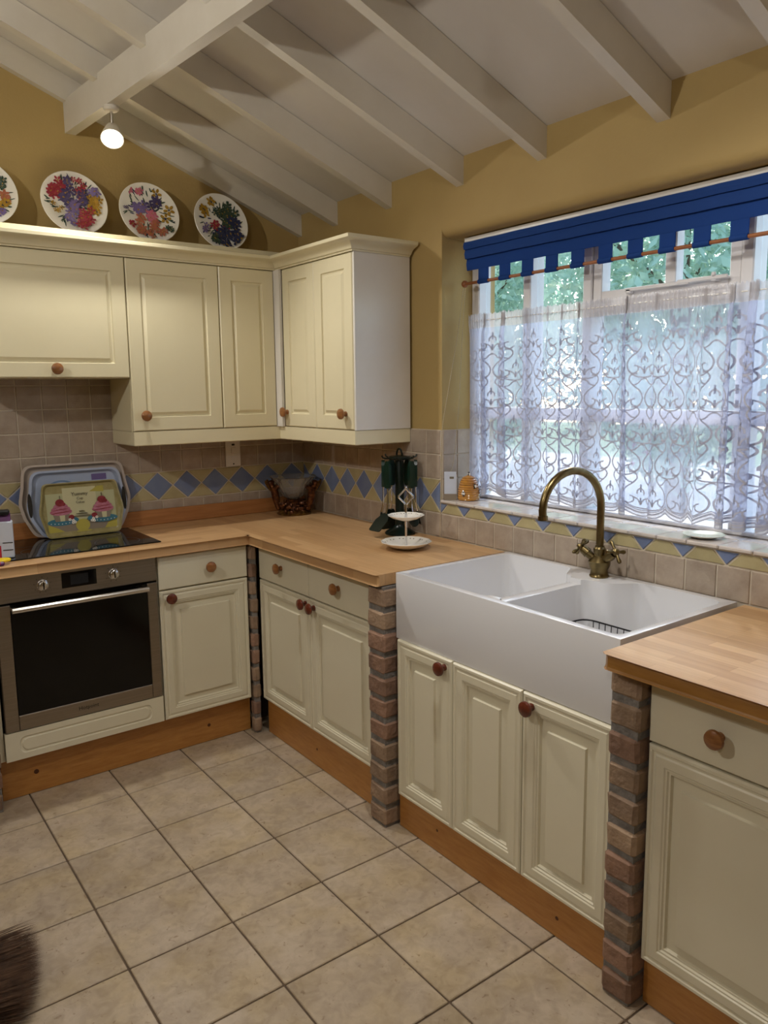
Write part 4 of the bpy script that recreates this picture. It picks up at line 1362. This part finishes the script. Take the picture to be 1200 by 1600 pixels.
# lace half curtain
cu = thing('net_curtain', 'white lace half curtain across the lower window', 'curtain', (.112, -1.165, 1.0865))
CW, CYL, CZT = 2.75, 1.765, .757          # cloth width, covered width, height
NCELL = 24
CELL = CW/NCELL
rnd = random.Random(11)
PH = [rnd.uniform(0, 6.28) for _ in range(8)]
def hem(s):
    return .022+.024*(1-abs(math.sin(math.pi*s/CELL)))
def cloth(s, z):
    t = s/CW
    zz = z/CZT
    ph_ = 2*math.pi*(15*t+.40*math.sin(2*math.pi*t*2.3+PH[0])+.22*math.sin(2*math.pi*t*5.1+PH[1])) + .9*(1-zz)*math.sin(6*t+PH[4])
    am = .75+.45*math.sin(2*math.pi*t*3.3+PH[2])
    y = -CYL*t - .034*am*math.sin(ph_)*(1-.30*zz)
    x = (.020*am*math.cos(ph_) + .006*math.cos(2*math.pi*t*31+PH[5]))*(1-.25*zz) + .004*math.sin(2*math.pi*t*5+3*zz)
    if zz > .90:
        u = min(1, (zz-.90)/.05)
        x = x*(1-.8*u)+.0042*u*math.sin(2*math.pi*t*150+PH[3]+2*math.sin(40*t))
    return (x, y, z)
ns, nz = 900, 40
vv = []
for j in range(nz+1):
    for i in range(ns+1):
        s = CW*i/ns
        z0 = hem(s)
        z = z0+(.705-z0)*j/nz
        vv.append(cloth(s, z))
ff = [(j*(ns+1)+i, j*(ns+1)+i+1, (j+1)*(ns+1)+i+1, (j+1)*(ns+1)+i) for j in range(nz) for i in range(ns)]
nm = MB(); nm.add(vv, ff)
put('net', nm.mesh('net', M['net'], 180, recalc=False), cu)
# gathered heading
vv = []
nh = 10
rh = random.Random(3)
jit = [rh.uniform(-.006, .006) for _ in range(ns*2+1)]
for j in range(nh+1):
    for i in range(ns*2+1):
        s = CW*i/(ns*2)
        z = .705+.055*j/nh+(jit[i] if j == nh else 0)
        vv.append(cloth(s, z))
n2 = ns*2
ff = [(j*(n2+1)+i, j*(n2+1)+i+1, (j+1)*(n2+1)+i+1, (j+1)*(n2+1)+i) for j in range(nh) for i in range(n2)]
nm = MB(); nm.add(vv, ff)
put('gathered_heading', nm.mesh('gathered_heading', M['net_head'], 180, recalc=False), cu)
part('curtain_wire', MB().tube([(.004, .0, .735), (.004, -CYL-.02, .735)], .0022, 8), M['plastic_white'], cu, True)
# denser hem band
vv = []
for j in range(4):
    for i in range(ns+1):
        s = CW*i/ns
        c3 = cloth(s, hem(s)+.024*j/3)
        vv.append((c3[0]-.0006, c3[1], c3[2]))
ff = [(j*(ns+1)+i, j*(ns+1)+i+1, (j+1)*(ns+1)+i+1, (j+1)*(ns+1)+i) for j in range(3) for i in range(ns)]
nm = MB(); nm.add(vv, ff)
put('hem_band', nm.mesh('hem_band', M['net_head'], 180, recalc=False), cu)
# lace cords
lc = MB()
def ribbon(pts, w):
    P = [Vector(p) for p in pts]
    vs_, fs_ = [], []
    n = len(P)
    for i in range(n):
        t = (P[min(i+1, n-1)]-P[max(i-1, 0)])
        if t.length < 1e-9: t = Vector((1, 0))
        t.normalize()
        nn = Vector((-t.y, t.x))*w/2
        for q in (P[i]+nn, P[i]-nn):
            s = min(max(q.x, 0), CW)
            c = cloth(s, q.y)
            vs_.append((c[0]-.0012, c[1], c[2]))
    for i in range(n-1):
        fs_.append((2*i, 2*i+1, 2*i+3, 2*i+2))
    lc.add(vs_, fs_)
MOT = [[(0, 0), (.022, .004), (.040, .022), (.045, .046), (.036, .068), (.020, .085), (.010, .104), (.016, .120), (.030, .122)],
       [(.040, .022), (.030, .014), (.018, .022), (.018, .036), (.027, .040)],
       [(.020, .085), (.032, .090), (.042, .104), (.052, .108)],
       [(0, .012), (.006, .028), (.016, .036)], [(0, .012), (0, .036)],
       [(.0, .070), (.008, .060), (.009, .048)], [(0, .055), (.0, .082)]]
MOT = [[(p.x, p.y) for p in spline([Vector(q) for q in m_], 4)] for m_ in MOT]
RH = .128
for c in range(NCELL):
    for r in range(6):
        ox = CELL*(c+.5) if r % 2 == 0 else CELL*(c+1)
        oz = .052+r*RH*.86
        for m_ in MOT:
            for s in (1, -1):
                pts = [(ox+s*p[0]*1.18, oz+p[1]) for p in m_]
                if max(p[1] for p in pts) < .700 and ox < CW-.02:
                    ribbon(pts, .0048)
for off, w in ((.004, .004), (.016, .0055), (.024, .003)):
    ribbon([(CW*i/480, hem(CW*i/480)+off) for i in range(481)], w)
lo_ = put('lace_scrolls', lc.mesh('lace_scrolls', M['lace'], False, recalc=False), cu)

# ------------------------------------------------------------------ broom lying at the lower left
br = thing('broom', 'brown bristle broom head lying on the floor at the lower left edge', 'broom', (-1.935, -1.500, 0), R(-13.5))
part('broom_block', MB().box(-.075, -.02, -.135, .135, .004, .075, .012), M['rodwood'], br)
part('broom_stick', MB().tube([(-.06, 0, .04), (-.9, .10, .026)], .012, 12), M['rodwood'], br, True)
rb_ = random.Random(9)
bb = MB()
for k in range(1600):
    y = rb_.uniform(-.135, .135); z = rb_.uniform(.010, .070)
    L_ = .150+.022*math.cos(y/.13*1.2)+rb_.uniform(-.012, .008)
    y2 = y*1.12+rb_.uniform(-.012, .012); z2 = max(.004, z*1.25+rb_.uniform(-.01, .012))
    r = .0016
    a_, b_ = Vector((-.021, y, z)), Vector((L_+.012, y2, z2))
    bb.add([a_+Vector((0, r, 0)), a_+Vector((0, -r, 0)), a_+Vector((0, 0, r)), b_], [(0, 1, 3), (1, 2, 3), (2, 0, 3)])
bo = put('bristles', bb.mesh('bristles', M['bristle'], recalc=False), br)
bo['kind'] = 'stuff'

# ------------------------------------------------------------------ the garden outside
gd = part('lawn', MB().box(.32, 30, -18, 30, -.40, -.25), M['lawn'], None, label='green lawn of the garden outside the window', cat='lawn')
gp = part('gravel_path', MB().box(.34, 14.5, -12, 14, -.2495, -.235), M['gravel'], None, label='pale gravel path between the window and the lawn', cat='path')
def leaves(n, c, rad, size, seed, core=.35):
    g = np.random.default_rng(seed)
    d = g.normal(size=(n, 3)); d /= np.linalg.norm(d, axis=1)[:, None]
    rr_ = g.uniform(core, 1, n)**.6
    lump = 1+.22*np.sin(d[:, 0]*5+seed)*np.cos(d[:, 1]*4+d[:, 2]*5)
    p = np.array(c)+d*rr_[:, None]*lump[:, None]*np.array(rad)
    u = g.normal(size=(n, 3)); u /= np.linalg.norm(u, axis=1)[:, None]
    w = np.cross(u, g.normal(size=(n, 3))); w /= np.linalg.norm(w, axis=1)[:, None]
    s = (size*g.uniform(.6, 1.3, n))[:, None]
    v = np.stack([p-u*s, p+w*s*.45, p+u*s, p-w*s*.45], 1).reshape(-1, 3)
    mb = MB()
    mb.v = [tuple(q) for q in v.tolist()]
    mb.f = [(4*i, 4*i+1, 4*i+2, 4*i+3) for i in range(n)]
    mb.m = [0]*n
    return mb
def tree(label, x, y, h, rad, n, seed, m, size=.17):
    o = thing('garden_tree', label, 'tree', (x, y, -.224), 0, 'garden trees')
    part('trunk', MB().tube([(0, 0, 0), (.05, 0, h*.3), (-.03, .05, h*.55), (0, 0, h*.8)], [.16, .13, .10, .05], 10), M['bark'], o, True)
    for k in range(5):
        a = k*1.256+seed
        part('branch', MB().tube([(0, 0, h*(.3+.06*k)), (math.cos(a)*rad[0]*.35, math.sin(a)*rad[1]*.35, h*(.42+.06*k)), (math.cos(a)*rad[0]*.65, math.sin(a)*rad[1]*.65, h*(.5+.06*k))], [.06, .04, .02], 7), M['bark'], o, True)
    f = put('foliage', leaves(n, (0, 0, h*.60), rad, size, seed).mesh('foliage', M[m], recalc=False), o)
    f['kind'] = 'stuff'
tree('leafy tree seen through the leftmost top pane', 6.6, 6.08, 5.0, (1.9, 1.6, 2.35), 14000, 1, 'leaf', .075)
tree('broad leafy tree seen through the opening vent', 6.6, 1.98, 5.0, (1.9, 1.6, 2.35), 14000, 3, 'leaf', .075)
tree('leafy tree at the right of the window view', 6.8, -2.6, 5.0, (1.9, 1.6, 2.35), 14000, 4, 'leaf2', .075)
tree('darker tree far behind the leftmost top pane, left of a gap of bright sky', 11.8, 10.3, 6.6, (1.9, 1.9, 3.0), 11000, 2, 'leaf2', .075)
tree('darker tree far behind, between two nearer trees, right of the bright gap', 11.8, 5.5, 6.8, (1.9, 1.9, 3.1), 11000, 5, 'leaf2', .075)
tree('darker tree far behind the broad tree at the vent', 11.8, .2, 6.8, (1.9, 1.9, 3.1), 8000, 7, 'leaf2', .075)
def shrub(label, x, y, rad, n, seed, flowers=0):
    o = thing('garden_shrub', label, 'shrub', (x, y, -.224), 0, 'shrubs along the lawn')
    part('stems', MB().tube([(0, 0, 0), (.02, .02, rad[2])], [.04, .02], 8).tube([(0, 0, 0), (.15, -.1, rad[2])], [.03, .015], 8), M['bark'], o, True)
    f = put('foliage', leaves(n, (0, 0, rad[2]*1.35+.05), rad, .06, seed, .2).mesh('foliage', M['leaf3'], recalc=False), o)
    f['kind'] = 'stuff'
    if flowers:
        b_ = MB()
        g = random.Random(seed)
        for k in range(flowers):
            t = g.uniform(2.6, 3.8); ph_ = g.uniform(-.2, 1.0)
            cxx = (rad[0]*math.cos(t)*math.cos(ph_), rad[1]*math.sin(t)*math.cos(ph_), rad[2]*(1+math.sin(ph_)))
            b_.ball(cxx, .06, 7)
        part('blossoms', b_, M['pinkflower'], o, True)
        o.children[-1]['kind'] = 'stuff'
shrub('low shrub with pink blossoms outside, seen through the lace', 9.2, 4.1, (.55, .55, .50), 900, 21, 5)
shrub('rounded green shrub outside behind the left of the lace', 9.4, 8.4, (.8, .9, .6), 1600, 22)
shrub('rounded green shrub outside behind the right of the lace', 9.2, -.4, (.8, .9, .6), 1600, 23)
